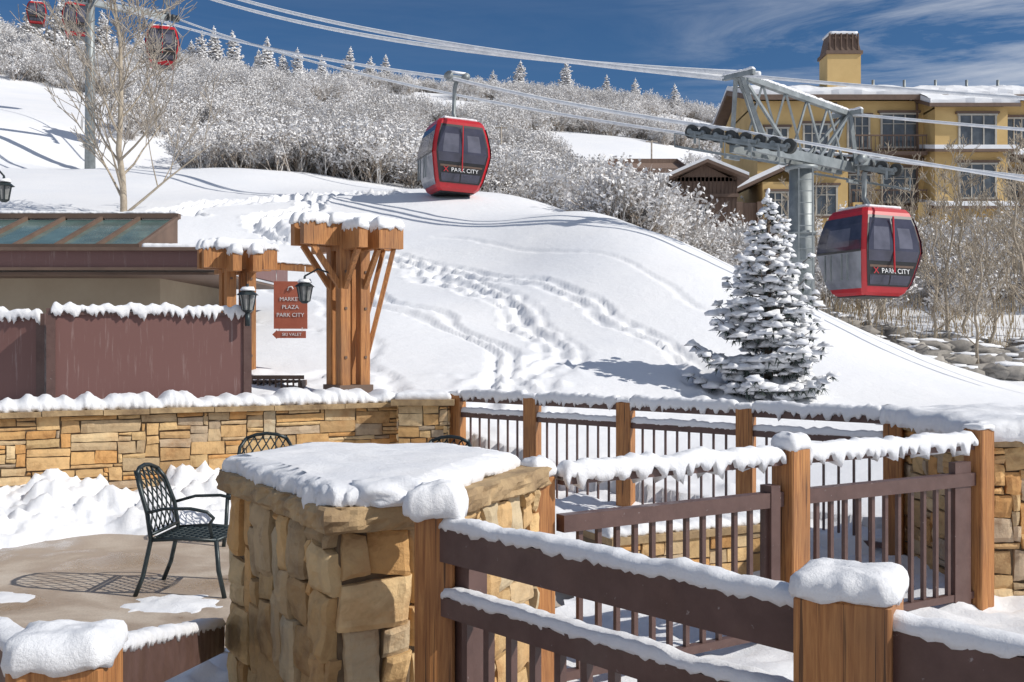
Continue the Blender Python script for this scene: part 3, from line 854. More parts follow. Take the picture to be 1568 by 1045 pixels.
mb.add([(x0, 15.2, 3.18), (x1, 15.2, 3.18), (x1, 17.0, 3.82), (x0, 17.0, 3.82)], [(0, 1, 2, 3)], 2)
mb.add([(x1, 15.2, 3.15), (x1, 17.0, 3.82), (x1, 17.0, 3.15)], [(0, 2, 1)], 3)
xx = x1
while xx > x0:
    mb.beam((xx, 15.18, 3.2), (xx, 17.0, 3.85), 0.05, 0.06, 3); xx -= 0.62
mb.beam((x0, 17.0, 3.87), (x1+0.03, 17.0, 3.87), 0.14, 0.08, 3)
mb.beam((x0, 15.2, 3.21), (x1+0.03, 15.2, 3.21), 0.08, 0.06, 3)
mb.strip((x0, 17.1, 3.91), (x1, 17.1, 3.91), 0.3, 0.05, 0.0, 3, mat=4)
mb.build('lodge_building', [BEIGE, PANEL, SKYL, TRIM, SNOW, BLACK])

# ------------------------------------------------------------------ gondola cabins
SEAT = glass('seen_through_glass', (0.14, 0.14, 0.18), 0.1)
def cabin(name, x, y, z, ztop, rz, txt=True, tilt=0.0):
    root = bpy.data.objects.new(name, None); scene.collection.objects.link(root)
    root.location = (x, y, z); root.rotation_euler = (0, tilt, rz)
    mb = MB()
    lv = [(-1.20, .62), (-1.12, .72), (-0.85, .83), (-0.30, .95), (-0.02, 1.0), (0.25, .98), (0.70, .89), (1.04, .79), (1.14, .72), (1.19, .58)]
    e = 0.11
    vs = []
    nl = len(lv)
    for zz, r in lv:
        a = r
        for p in ((-a+e, -a), (a-e, -a), (a, -a+e), (a, a-e), (a-e, a), (-a+e, a), (-a, a-e), (-a, -a+e)):
            vs.append((p[0], p[1], zz))
    fs = [tuple(range(7, -1, -1)), tuple(range((nl-1)*8, nl*8))]
    for l in range(nl-1):
        for i in range(8):
            j = (i+1) % 8; fs.append((l*8+i, l*8+j, l*8+8+j, l*8+8+i))
    mb.add(vs, fs, 0)
    def rad(zz):
        for (z0, r0), (z1, r1) in zip(lv[:-1], lv[1:]):
            if z0 <= zz <= z1: return r0+(r1-r0)*(zz-z0)/(z1-z0)
        return lv[-1][1]
    def pan(side, u0, u1, za, zb, m, off=0.012):
        zsn = [za]+[q for q, _ in lv if za < q < zb]+[zb]
        V = []
        for zz in zsn:
            r = rad(zz); hw = r-e
            for u in (u0, u1):
                p = Vector((u*hw, -(r+off)))
                p.rotate(Matrix.Rotation(side*math.pi/2, 2))
                V.append((p.x, p.y, zz))
        F = [(2*i, 2*i+1, 2*i+3, 2*i+2) for i in range(len(zsn)-1)]
        mb.add(V, F, m)
    for side in range(4):
        if side in (0, 2):
            pan(side, -0.99, 0.99, -0.96, 0.94, 3, 0.010)
            pan(side, -0.93, -0.03, -0.30, 0.86, 1, 0.018); pan(side, 0.03, 0.93, -0.30, 0.86, 1, 0.018)
            pan(side, -0.88, 0.88, -0.46, -0.40, 5, 0.016)
            pan(side, -0.88, -0.03, -0.92, -0.66, 1, 0.018); pan(side, 0.03, 0.88, -0.92, -0.66, 1, 0.018)
            pan(side, -0.75, -0.15, 0.0, 0.62, 7, 0.0215); pan(side, 0.2, 0.7, 0.05, 0.6, 7, 0.0215)
        else:
            pan(side, -1.06, 1.06, -1.02, -0.06, 2, 0.014)
            pan(side, -1.06, 1.06, 0.0, 0.92, 1, 0.014)
            pan(side, -1.06, 1.06, -0.06, 0.0, 3, 0.018)
            pan(side, -0.6, 0.5, 0.1, 0.6, 7, 0.017)
    mb.box((0, 0, -1.19), (1.15, 1.15, 0.08), 0, 3)
    mb.beam((0.0, -1.05, -0.6), (0.0, -0.96, 0.9), 0.03, 0.04, 0)
    for u in (-0.35, 0.35):
        mb.beam((-1.06, u-0.12, -0.8), (-1.08, u-0.12, -0.1), 0.04, 0.04, 4)
        mb.beam((-1.06, u+0.12, -0.8), (-1.08, u+0.12, -0.1), 0.04, 0.04, 4)
    mb.cap([(-.58, -.58), (.58, -.58), (.58, .58), (-.58, .58)], 1.185, 0.07, 1, mat=6, step=.06)
    h = ztop-z
    mb.tube([(0, 0, 1.15), (0, 0, 1.3), (-0.0, 0.22, 1.55), (0, 0.22, h-0.25), (0, 0.0, h)], [.08, .07, .07, .07, .08], 8, 4)
    mb.beam((-0.35, 0, h+0.02), (0.35, 0, h+0.02), 0.16, 0.2, 4)
    for s in (-0.3, 0.3): mb.tube([(s, -0.12, h+0.1), (s, 0.12, h+0.1)], 0.13, 10, 4)
    mb.tube([(-.25, 0, h+.22), (.3, 0, h+.22)], .05, 6, 6)
    mb.beam((-0.45, 0, 1.28), (0.45, 0, 1.28), 0.06, 0.06, 4)
    mb.build('cabin_body', [RED, GLASS, GLASS2, BLACK, GALV, TRIM, SNOW, SEAT], root)
    if txt:
        text('PARK CITY', (0.12, -0.955, -0.56), (R(80), 0, 0), 0.19, WHITE, root, 'lettering')
        text('X', (-0.52, -0.955, -0.56), (R(80), 0, 0), 0.25, RED, root, 'logo')
    return root
RZ = R(20)
cabin('gondola_cabin', -1.95, 34.2, 7.9, 10.55, RZ, tilt=R(2.5))
cabin('gondola_cabin', 9.82, 28.2, 4.22, 6.7, RZ, tilt=R(1))
cabin('gondola_cabin', -21.6, 63.2, 19.9, 22.0, RZ, False)
cabin('gondola_cabin', -31.4, 74.0, 24.9, 27.2, RZ, False)
cabin('gondola_cabin', -51.0, 110, 36.9, 39.2, RZ, False)

# ------------------------------------------------------------------ lift tower (near)
td = Vector((-.67, .745, 0)); ta = Vector((.745, .667, 0))
def sag(a, b, s, n=24):
    a = Vector(a); b = Vector(b); out = []
    for i in range(n+1):
        t = i/n; p = a+(b-a)*t; p.z -= s*4*t*(1-t); out.append(p)
    return out
mb = MB()
mb.tube([(7.63, 27, -0.5), (7.63, 27, 4), (7.63, 27, 6.35)], [.36, .34, .31], 20, 0)
mb.tube([(7.63, 27, 6.3), (7.63, 27, 6.4)], [.42, .42], 20, 0)
for zz in (2.6, 4.6): mb.tube([(7.63, 27, zz), (7.63, 27, zz+.08)], [.38, .38], 20, 0)
C = Vector((7.5, 27.0, 6.62))
Lc = C-ta*2.55; Rc = C+ta*2.55
for o in (-0.22, 0.22):
    mb.beam(Lc+td*o, Rc+td*o, 0.12, 0.26, 0)
for k in range(9):
    p = Lc+(Rc-Lc)*(k/8); mb.beam(p-td*0.22, p+td*0.22, 0.05, 0.05, 0)
mb.strip(Lc+Vector((0, 0, .13))+td*.22, Rc+Vector((0, 0, .13))+td*.22, 0.12, 0.04, 0.01, 2, mat=2)
Lm = Lc+Vector((0, 0, 1.75)); Rm = Rc+Vector((0, 0, 1.55))
for e_, (b_, m_) in enumerate(((Lc, Lm), (Rc, Rm))):
    for s_ in (-1, 1):
        mb.beam(b_+td*(s_*0.5)+ta*(-.4 if e_ else .4), m_+td*(s_*0.08), 0.10, 0.10, 0)
        mb.beam(C+td*(s_*0.25)+ta*(0.6 if e_ else -0.6), m_+td*(s_*0.08), 0.07, 0.07, 0)
    mb.beam(b_+ta*(-1.0 if e_ else 1.0), m_, 0.06, 0.06, 0)
    mb.beam(m_-td*0.45, m_+td*0.45, 0.12, 0.12, 0)
    mb.strip(m_-td*0.45+Vector((0, 0, .06)), m_+td*0.45+Vector((0, 0, .06)), .13, .06, .01, e_, mat=2)
mb.beam(Lm, Rm, 0.14, 0.14, 0)
mb.strip(Lm+Vector((0, 0, .07)), Rm+Vector((0, 0, .07)), 0.15, 0.07, 0.02, 5, mat=2)
for k in range(1, 5):
    a = Lm+(Rm-Lm)*(k/5); b1 = Lc+(Rc-Lc)*((k-0.5)/5); b2 = Lc+(Rc-Lc)*((k+0.5)/5)
    mb.beam(a, b1+td*.2, 0.05, 0.05, 0); mb.beam(a, b2-td*.2, 0.05, 0.05, 0)
for e_, c_ in enumerate((Lc, Rc)):
    dirv = (td+Vector((0, 0, 0.27))).normalized()
    c2 = c_+Vector((0, 0, 0.10))
    HL = 1.5
    for o in (-0.09, 0.09):
        mb.beam(c2-dirv*HL+ta*o, c2+dirv*HL+ta*o, 0.03, 0.13, 0)
    for k in range(8):
        p = c2+dirv*(-HL+k*(2*HL/7))+Vector((0, 0, 0.08))
        mb.tube([p-ta*0.06, p+ta*0.06], 0.18, 16, 1, smooth=False)
        mb.tube([p-ta*0.12, p+ta*0.12], 0.07, 8, 0, smooth=False)
        if k % 2 == 0:
            mb.beam(p-ta*.15-Vector((0, 0, .02)), p+dirv*.43-ta*.15-Vector((0, 0, .02)), 0.03, 0.08, 0)
            q = p+dirv*.21; mb.beam(q-ta*.15, q-ta*.15-Vector((0, 0, .3)), .06, .05, 0)
    s_ = 1 if e_ else -1
    for o in (0.30, 0.55):
        mb.beam(c2-dirv*1.6+ta*(o*s_)-Vector((0, 0, .38)), c2+dirv*1.6+ta*(o*s_)-Vector((0, 0, .38)), 0.04, 0.05, 0)
    for k in range(11):
        p = c2+dirv*(-1.55+k*0.31)+ta*(0.43*s_)-Vector((0, 0, .36)); mb.beam(p-ta*.14, p+ta*.14, 0.06, 0.02, 0)
    for zz in (0.35,):
        mb.beam(c2-dirv*1.6+ta*(.57*s_)+Vector((0, 0, zz-.4)), c2+dirv*1.6+ta*(.57*s_)+Vector((0, 0, zz-.4)), .025, .025, 0)
    for k in range(5):
        p = c2+dirv*(-1.6+k*.8)+ta*(.57*s_)-Vector((0, 0, .40)); mb.beam(p, p+Vector((0, 0, .36)), .025, .025, 0)
    mb.beam(c_-Vector((0, 0, .33)), c_+ta*(.55*s_)-Vector((0, 0, .33)), .08, .08, 0)
for o in (-.18, .18): mb.beam((7.63+o, 26.6, 0), (7.63+o, 26.6, 6.3), .03, .03, 0)
for k in range(20): mb.beam((7.45, 26.6, .3+k*.3), (7.81, 26.6, .3+k*.3), .02, .02, 0)
mb.build('lift_tower', [GALV, RUBBER, SNOW])
mb = MB()
fz = H(-23.9, 58)
mb.tube([(-23.9, 58, fz-1), (-23.9, 58, 16), (-23.9, 58, 23)], [.30, .27, .24], 12, 0)
mb.tube([(-23.9, 58, fz+1.5), (-23.9, 58, fz+1.8)], [.38, .38], 12, 0)
Cf = Vector((-23.9+1.5, 58+1.3, 21.0))
mb.beam(Cf-ta*2.9, Cf+ta*2.5, 0.3, 0.35, 0)
for c_ in (Cf-ta*2.5, Cf+ta*2.5):
    dirv = (td+Vector((0, 0, .33))).normalized()
    mb.beam(c_-dirv*1.6, c_+dirv*1.6, .1, .2, 0)
    for k in range(6):
        p = c_+dirv*(-1.5+k*.6)+Vector((0, 0, .12)); mb.tube([p-ta*.07, p+ta*.07], .2, 10, 1, smooth=False)
    mb.beam(c_, c_+Vector((0, 0, 2)), .12, .12, 0)
mb.build('lift_tower', [GALV, RUBBER, SNOW])
def cable(pts, r):
    mb = MB(); mb.tube(pts, r, 8, 0); mb.build('lift_cable', [CABLE])
Lr = Lc+Vector((0, 0, .38)); Rr = Rc+Vector((0, 0, .38))
def seg(*parts):
    out = []
    for p in parts: out += p if not out else p[1:]
    return out
farN = Vector((-23.9, 58, 21.3))
cable(seg(sag(Lr, (-2.0, 34.2, 10.58), 0.12, 10), sag((-2.0, 34.2, 10.58), farN, 0.5, 20), sag(farN, (-56, 96, 37), .5)), 0.055)
cable(seg(sag(Rr, (-21.6, 63.2, 22.05), 0.9, 30), sag((-21.6, 63.2, 22.05), (-31.4, 74, 27.3), .1, 8), sag((-31.4, 74, 27.3), (-51, 110, 39.3), .3), [Vector((-51, 110, 39.3)), Vector((-75, 150, 52))]), 0.055)
cable(sag(Lr, (13.5, 16.6, 3.6), 0.05), 0.035)
cable(sag(Rr, (17.5, 19.7, 4.2), 0.05), 0.035)
cable(sag(Lm+td*.4, (-23.2, 58, 23.9), 0.95, 30), 0.07)
cable(sag(Lm-td*.4+ta*.3, (-22.6, 58.5, 23.4), 1.15, 30), 0.07)
cable(sag(Lm, (13.5, 16.6, 5.4), 0.05), 0.04)
cable(sag(Rm, (17.5, 19.7, 5.3), 0.05), 0.04)
cable(sag((-23.2, 58, 23.9), (-60, 96, 40), .3), 0.06)

# ------------------------------------------------------------------ hotel
root = bpy.data.objects.new('hotel_building', None); scene.collection.objects.link(root)
mb = MB(); wn = MB(); rf = MB()
def win(xc, yf, zc, w, h, n=3):
    wn.box((xc, yf-0.02, zc), (w, 0.10, h), 0, 0)
    for zz in (zc-h/2, zc+h/2): wn.box((xc, yf-0.06, zz), (w+0.2, 0.16, 0.09), 0, 1)
    for k in range(n+1):
        wn.box((xc-w/2+w*k/n, yf-0.058, zc), (0.06 if 0 < k < n else 0.10, 0.14, h-0.1), 0, 1)
    wn.box((xc, yf-0.055, zc+h*0.2), (w, 0.12, 0.04), 0, 1)
    wn.box((xc, yf-0.08, zc-h/2-0.11), (w+0.3, 0.22, 0.08), 0, 2)
    wn.box((xc, yf-0.08, zc+h/2+0.12), (w+0.4, 0.18, 0.12), 0, 2)
def roof(x0, x1, yf, yb, z, rise, ov=0.7, th=0.3):
    ym = (yf+yb)/2
    for (ya, yb_) in ((yf-ov, ym), (yb+ov, ym)):
        z0 = z-0.1; z1 = z+rise
        V = [(x0-ov, ya, z0), (x1+ov, ya, z0), (x1+ov, yb_, z1), (x0-ov, yb_, z1)]
        V2 = [(a, b, c+th) for a, b, c in V]
        rf.add(V+V2, [(0, 1, 2, 3), (4, 5, 6, 7), (0, 1, 5, 4), (1, 2, 6, 5), (3, 0, 4, 7)], 0)
        nx = max(4, int((x1-x0)/0.4)); ny = 6; V = []
        for j in range(ny+1):
            for i in range(nx+1):
                fx = i/nx; fy = j/ny
                xx = x0-ov+0.05+(x1-x0+2*ov-.1)*fx; yy = ya+(yb_-ya)*fy; zz = z0+(z1-z0)*fy+th+0.30+0.20*noise.noise(Vector((xx*.6, yy*.6, 2)))+.08*noise.noise(Vector((xx*2, yy, 2)))
                if j == 0: yy += 0.10*(1 if ya < ym else -1)*(1+noise.noise(Vector((xx*1.2, 0, 0)))); zz -= .08
                V.append((xx, yy, zz))
        b0 = len(V)
        for i in range(nx+1):
            xx, yy, zz = V[i]; V.append((xx, yy, z0+th+.005))
        F = [(j*(nx+1)+i, j*(nx+1)+i+1, (j+1)*(nx+1)+i+1, (j+1)*(nx+1)+i) for j in range(ny) for i in range(nx)]
        F += [(b0+i, b0+i+1, i+1, i) for i in range(nx)]
        rf.add(V, F, 1)
        for xe, sgn in ((x0-ov+.05, 1), (x1+ov-.05, -1)):
            rf.add([(xe, ya, z0+th), (xe, yb_, z1+th), (xe, yb_, z1+th+.3), (xe, ya, z0+th+.25)], [(0, 1, 2, 3)], 1)
    for xx in (x0, x1):
        mb.add([(xx, yf, z-.1), (xx, yb, z-.1), (xx, ym, z+rise)], [(0, 1, 2)], 0)
mb.box((25.95, 63, 9.2), (24.1, 10, 12.4), 0, 0)
roof(13.9, 38, 58, 68, 15.4, 1.5)
mb.box((25.3, 57.2, 10.4), (4.0, 1.6, 8.6), 0, 0)
roof(23.3, 27.3, 56.4, 60, 14.7, 0.7, .5, .2)
mb.box((33.5, 57.3, 8.9), (8.0, 1.4, 6.0), 0, 0)
mb.box((17.2, 57.5, 8.6), (3.0, 1.0, 5.6), 0, 0)
for z in (9.0, 12.05):
    mb.box((26, 57.93, z), (24.2, 0.14, 0.24), 0, 1)
for xx in (18.3, 22.9, 27.7, 31.9): mb.box((xx, 57.9, 12), (.12, .1, 6.6), 0, 1)
for (xa, xb, yf, z) in ((23.0, 27.6, 56.3, 12.1), (27.6, 37.5, 56.9, 11.9), (23.0, 27.6, 56.3, 9.0), (15.5, 18.9, 56.9, 11.35)):
    V = [(xa, yf-.6, z), (xb, yf-.6, z), (xb, 58, z+.45), (xa, 58, z+.45)]
    V2 = [(a, b, c+.16) for a, b, c in V]; V3 = [(a, b, c+.38) for a, b, c in V]
    rf.add(V+V2, [(0, 1, 2, 3), (0, 1, 5, 4), (1, 2, 6, 5), (3, 0, 4, 7)], 0)
    rf.add(V2+V3, [(4, 5, 6, 7), (0, 1, 5, 4), (1, 2, 6, 5), (3, 0, 4, 7)], 1)
mb.box((27, 57.8, 5.9), (21.6, 0.8, 5.4), 0, 4)
mb.box((25.3, 56.3, 5.6), (4.1, 0.8, 4.4), 0, 4)
for xx in (15.0, 19.2, 22.8, 27.9, 31.2): mb.box((xx, 57.1, 6.5), (0.5, 0.5, 6.0), 0, 0)
for xa, xb, zz in ((18.9, 23.1, 9.2), (28.0, 31.0, 9.2), (18.9, 23.1, 12.25)):
    mb.beam((xa, 57.0, zz+1.0), (xb, 57.0, zz+1.0), .08, .08, 1)
    mb.box(((xa+xb)/2, 57.5, zz), (xb-xa, 1.2, .2), 0, 1)
    k = xa
    while k < xb: mb.box((k, 57.0, zz+.5), (.035, .035, 1.0), 0, 1); k += .22
for x_, z_, w_, h_, y_ in ((21.9, 13.7, 2.0, 1.9, 58), (21.9, 10.6, 2.0, 1.9, 58), (25.6, 13.3, 2.0, 1.9, 56.4), (25.6, 10.6, 2.0, 1.9, 56.4),
        (28.6, 13.4, 1.3, 2.0, 58), (30.4, 13.4, 1.5, 2.0, 58), (30.4, 10.3, 1.6, 1.9, 56.6), (33.6, 13.4, 2, 2, 58), (28.3, 10.4, .8, 1.9, 58),
        (15.0, 13.0, 1.2, 1.7, 58), (17.2, 9.6, 1.7, 1.6, 57), (17.2, 13.2, 1.4, 1.7, 58), (19.6, 13.6, 1.2, 1.8, 58),
        (19.7, 10.3, 1.2, 1.8, 58), (21.6, 7.3, 2.2, 1.7, 57.4), (25.5, 7.0, 1.8, 1.6, 55.9), (29.5, 7.2, 1.8, 1.8, 57.4), (32, 7.2, 1.6, 1.8, 57.4), (17.4, 6.9, 1.4, 1.6, 57.4)):
    win(x_, y_, z_, w_, h_)
mb.box((19.85, 62, 17.2), (2.0, 1.6, 3.6), 0, 0)
mb.box((19.85, 62, 19.05), (2.2, 1.8, 0.2), 0, 1)
mb.add([(18.85, 61.2, 19.15), (20.85, 61.2, 19.15), (20.85, 62.8, 19.15), (18.85, 62.8, 19.15), (19.05, 61.4, 20.2), (20.65, 61.4, 20.2), (20.65, 62.6, 20.2), (19.05, 62.6, 20.2)],
       [(0, 1, 5, 4), (1, 2, 6, 5), (2, 3, 7, 6), (3, 0, 4, 7), (4, 5, 6, 7)], 1)
for k in range(6): mb.box((19.0+k*.34, 61.25, 19.7), (.06, .14, 1.0), 0, 1)
mb.cap([(19.0, 61.3), (20.7, 61.3), (20.7, 62.7), (19.0, 62.7)], 20.2, 0.16, 3, step=.2, mat=3)
V = [(10.6, 56.4, 9.2), (15.4, 56.4, 11.4), (15.4, 60, 11.4), (10.6, 60, 9.2)]; V2 = [(a, b, c+.2) for a, b, c in V]; V3 = [(a, b, c+.45) for a, b, c in V]
rf.add(V+V2, [(0, 1, 2, 3), (0, 1, 5, 4), (1, 2, 6, 5), (3, 0, 4, 7)], 0)
rf.add(V2+V3, [(4, 5, 6, 7), (0, 1, 5, 4), (1, 2, 6, 5), (3, 0, 4, 7)], 1)
mb.box((12.9, 58.2, 6.6), (3.0, 2.4, 5.8), 0, 4)
mb.box((14.7, 57.3, 7.7), (1.7, 1.4, 5.8), 0, 0)
win(14.7, 56.6, 9.3, 1.1, 1.4)
for xx in (11.0, 12.6, 13.7): mb.box((xx, 56.7, 7.0), (.3, .3, 5), 0, 1)
mb.build('walls', [OCHRE, TRIM, ROCK, SNOW, WOODB], root); wn.build('windows', [HGLASS, CREAM, TRIM], root); rf.build('roof', [TRIM, SNOW], root)
for k in range(7):
    m3 = MB(); m3.tube([(22+k*1.9, 62.4, 16.6), (22+k*1.9, 62.4, 17.7)], .09, 8, 0); m3.build('roof_vent_%d' % k, [GALV], root)
root = bpy.data.objects.new('wooden_lodge', None); scene.collection.objects.link(root)
mb = MB(); rf = MB(); wn = MB()
mb.box((9.4, 52, 6.1), (3.2, 4, 7.4), 0, 0)
for k in range(17): mb.box((7.85+k*.195, 49.97, 6.1), (.04, .08, 7.4), 0, 1)
win(9.0, 49.98, 7.9, 1.1, 1.0, 2)
mb.box((9.4, 49.9, 8.9), (3.3, .12, .16), 0, 1)
def slab(V, th, m, sth):
    V2 = [(a, b, c+th) for a, b, c in V]; V3 = [(a, b, c+sth) for a, b, c in V2]
    rf.add(V+V2, [(0, 1, 2, 3), (0, 1, 5, 4), (1, 2, 6, 5), (3, 0, 4, 7), (2, 3, 7, 6)], m)
    if sth: rf.add([(a, b, c+.01) for a, b, c in V2]+V3, [(4, 5, 6, 7), (0, 1, 5, 4), (1, 2, 6, 5), (3, 0, 4, 7)], 1)
slab([(6.7, 49.2, 9.2), (9.4, 49.2, 10.4), (9.4, 54.5, 10.4), (6.7, 54.5, 9.2)], .15, 0, .16)
slab([(9.4, 49.2, 10.4), (11.4, 49.2, 9.6), (11.4, 54.5, 9.6), (9.4, 54.5, 10.4)], .15, 0, .16)
mb.add([(7.8, 50.0, 9.6), (11.0, 50.0, 9.6), (9.4, 50.0, 10.4)], [(0, 1, 2)], 0)
slab([(4.9, 53, 10.5), (9.2, 53, 10.5), (9.2, 57, 11.7), (5.4, 57, 11.7)], .25, 2, 0)
mb.box((7.2, 56, 8.4), (4.0, 4, 4.2), 0, 0)
mb.build('walls', [WOODB, TRIM], root); rf.build('roof', [TRIM, SNOW, WOODB], root); wn.build('windows', [HGLASS, CREAM, TRIM], root)

# ------------------------------------------------------------------ trees
def branchy(mb, p, d, L, r, depth, rr, nseg=4, nside=5, kids=4, spread=0.7, up=0.25, mats=(0, 0), minr=0.006):
    pts = [p]; rad = [r]; cur = Vector(p); dv = Vector(d).normalized()
    for i in range(nseg):
        dv = (dv+Vector((rr.uniform(-1, 1), rr.uniform(-1, 1), rr.uniform(-.6, 1)))*0.12+Vector((0, 0, up*0.12))).normalized()
        cur = cur+dv*(L/nseg); pts.append(cur.copy()); rad.append(max(minr, r*(1-0.75*(i+1)/nseg)))
    mb.tube(pts, rad, nside if depth > 1 else 3, mats[0] if depth > 1 else mats[1], caps=False)
    if depth <= 0:
        return
    for k in range(kids):
        t = rr.uniform(0.3, 1.0); i = min(nseg-1, int(t*nseg)); f = t*nseg-i
        q = pts[i].lerp(pts[i+1], f)
        dirp = (pts[i+1]-pts[i]).normalized()
        side = Vector((rr.uniform(-1, 1), rr.uniform(-1, 1), rr.uniform(-.3, .6))).normalized()
        nd = (dirp*(1-spread*0.5)+side*spread).normalized()
        branchy(mb, q, nd, L*rr.uniform(0.42, 0.68), max(minr, rad[i]*0.55), depth-1, rr, max(2, nseg-1), nside, kids, spread, up, mats, minr)
def bare_tree(seed, h, r, kids=4, limbs=12, lean=0.0, mats=(0, 0), start=.2, minr=.006, depth=2, sp=0.45, bend=.035, upr=(.5, 1.2), lr=.5):
    rr = random.Random(seed); mb = MB(); pts = []; rad = []
    cur = Vector((0, 0, -.3)); n = 12
    for i in range(n+1):
        pts.append(cur.copy()); rad.append(max(minr, r*(1-0.88*i/n)))
        cur = cur+Vector((rr.uniform(-bend, bend)*h*.7+lean*h/n, rr.uniform(-.02, .02)*h, h/n))
    mb.tube(pts, rad, 8, mats[0], caps=False)
    for k in range(limbs):
        t = start+(1-start)*(k+rr.random()*.8)/limbs; i = min(n-1, int(t*n)); q = pts[i].lerp(pts[i+1], t*n-i)
        a = k*2.4+rr.uniform(-.5, .5); up = rr.uniform(*upr)
        L = h*sp*(1-t*0.72)*rr.uniform(.7, 1.15)
        branchy(mb, q, (math.cos(a), math.sin(a), up), L, rad[i]*lr, depth, rr, 4, 5, kids, 0.6, .5, mats, minr)
    return mb
mbt = bare_tree(8, 9.2, 0.11, kids=4, limbs=26, mats=(0, 1), start=.03, minr=.011, depth=3, sp=.36, bend=.014, upr=(.4, 1.3), lr=.42)
o = mbt.build('bare_tree', [BARK, TWIG]); o.location = (-11.2, 29.5, H(-11.2, 29.5))
am = [bare_tree(20+i, 6.2, 0.065, kids=4, limbs=20, mats=(0, 0), start=.15, minr=.010, depth=2, sp=.26) for i in range(4)]
aobj = [m_.build('aspen_tree_mesh', [BARK, FROST], link=False).data for m_ in am]
AP = [(12.5, 30.5, .9), (13.6, 32, 1.0), (14.6, 31, .85), (15.3, 30.8, 1.05), (16.2, 32, 1.1), (12.9, 28.5, .8), (14.9, 33.5, 1.0), (11.6, 33, .8), (10.9, 31, .8), (17.5, 34.5, 1.1), (12.9, 35.5, .95), (16.6, 33.2, .9), (10.1, 36, .8),
      (18.5, 38, 1.0), (15.5, 40, .9), (12.0, 41, .9)]
for i, (x, y, s_) in enumerate(AP):
    o = bpy.data.objects.new('aspen_tree', aobj[i % 4]); scene.collection.objects.link(o)
    o.location = (x, y, H(x, y)); o.scale = (s_,)*3; o.rotation_euler = (0, 0, i*1.7)

def spruce(seed, Ht, Rb, snow_p=0.85, lv=24, per=11, szb=.15, blobk=1.0):
    rr = random.Random(seed); mb = MB()
    mb.tube([(0, 0, -.2), (0, 0, Ht*.5), (0, 0, Ht)], [.08, .045, .012], 7, 0)
    for l in range(lv):
        t = l/(lv-1); z = 0.10+(Ht-0.35)*t**0.95
        Lm_ = Rb*(1-t)**0.85*(0.75+0.45*rr.random())+0.06
        nb = max(3, int(per*(1-t*0.6)))
        for b in range(nb):
            a = 2*math.pi*b/nb+rr.uniform(-.4, .4)+l*1.3
            L = Lm_*rr.uniform(.5, 1.15)
            el = -0.10+0.75*t+rr.uniform(-.15, .15)
            d = Vector((math.cos(a), math.sin(a), el))
            ncl = max(2, int(L/0.17)); p0 = Vector((0, 0, z+rr.uniform(-.04, .04)))
            pts = []
            for k in range(ncl+1):
                s_ = k/ncl; q = p0+d*(L*s_); q.z += -0.12*L*math.sin(s_*3.1)+0.12*L*s_*s_
                pts.append(q)
            mb.tube(pts, [0.016*(1-.7*k/ncl) for k in range(ncl+1)], 3, 0, caps=False)
            for k in range(1, ncl+1):
                q = pts[k]; s_ = k/ncl
                if s_ < .3 and rr.random() < .6: continue
                sz = szb*(1-.3*s_)*(1-.45*t)
                sub = [Vector((0, 0, 0))]
                if s_ < .85 and t < .85:
                    sd = Vector((-d.y, d.x, 0)).normalized()*(L*(1-s_)*0.38+0.05)
                    sub += [sd+d*0.06, -sd+d*0.06]
                for sv in sub:
                    c = q+sv+Vector((rr.uniform(-.02, .02), rr.uniform(-.02, .02), -0.02*rr.random()))
                    for m_ in range(8):
                        u = Vector((rr.uniform(-1, 1), rr.uniform(-1, 1), rr.uniform(-.8, .2))).normalized()
                        u = (u+d*0.7).normalized()*sz*rr.uniform(.7, 1.15); w = u.cross(Vector((0, 0, 1))).normalized()*0.017
                        mb.add([c-w, c+w, c+u], [(0, 1, 2)], 1)
                    if rr.random() < snow_p:
                        k_ = rr.uniform(.7, 1.25)*blobk
                        mb.blob((c.x+d.x*.02, c.y+d.y*.02, c.z+0.03), (sz*.8*k_, sz*.72*k_, sz*.48*k_), rr.random()*90, 8, 5, 2, .7, 2.4, flat=0.018)
    for k in range(5):
        mb.blob((rr.uniform(-.015, .015), rr.uniform(-.015, .015), Ht-.02-k*.09), (.03+k*.006, .03+k*.006, .05), k, 7, 5, 2, .5)
    return mb
o = spruce(3, 3.15, 1.08, .95, 19, 9, .17, 1.08).build('snowy_spruce_tree', [DBARK, NEEDLE, SNOW]); o.location = (3.88, 15.5, H(3.88, 15.5)-.05)

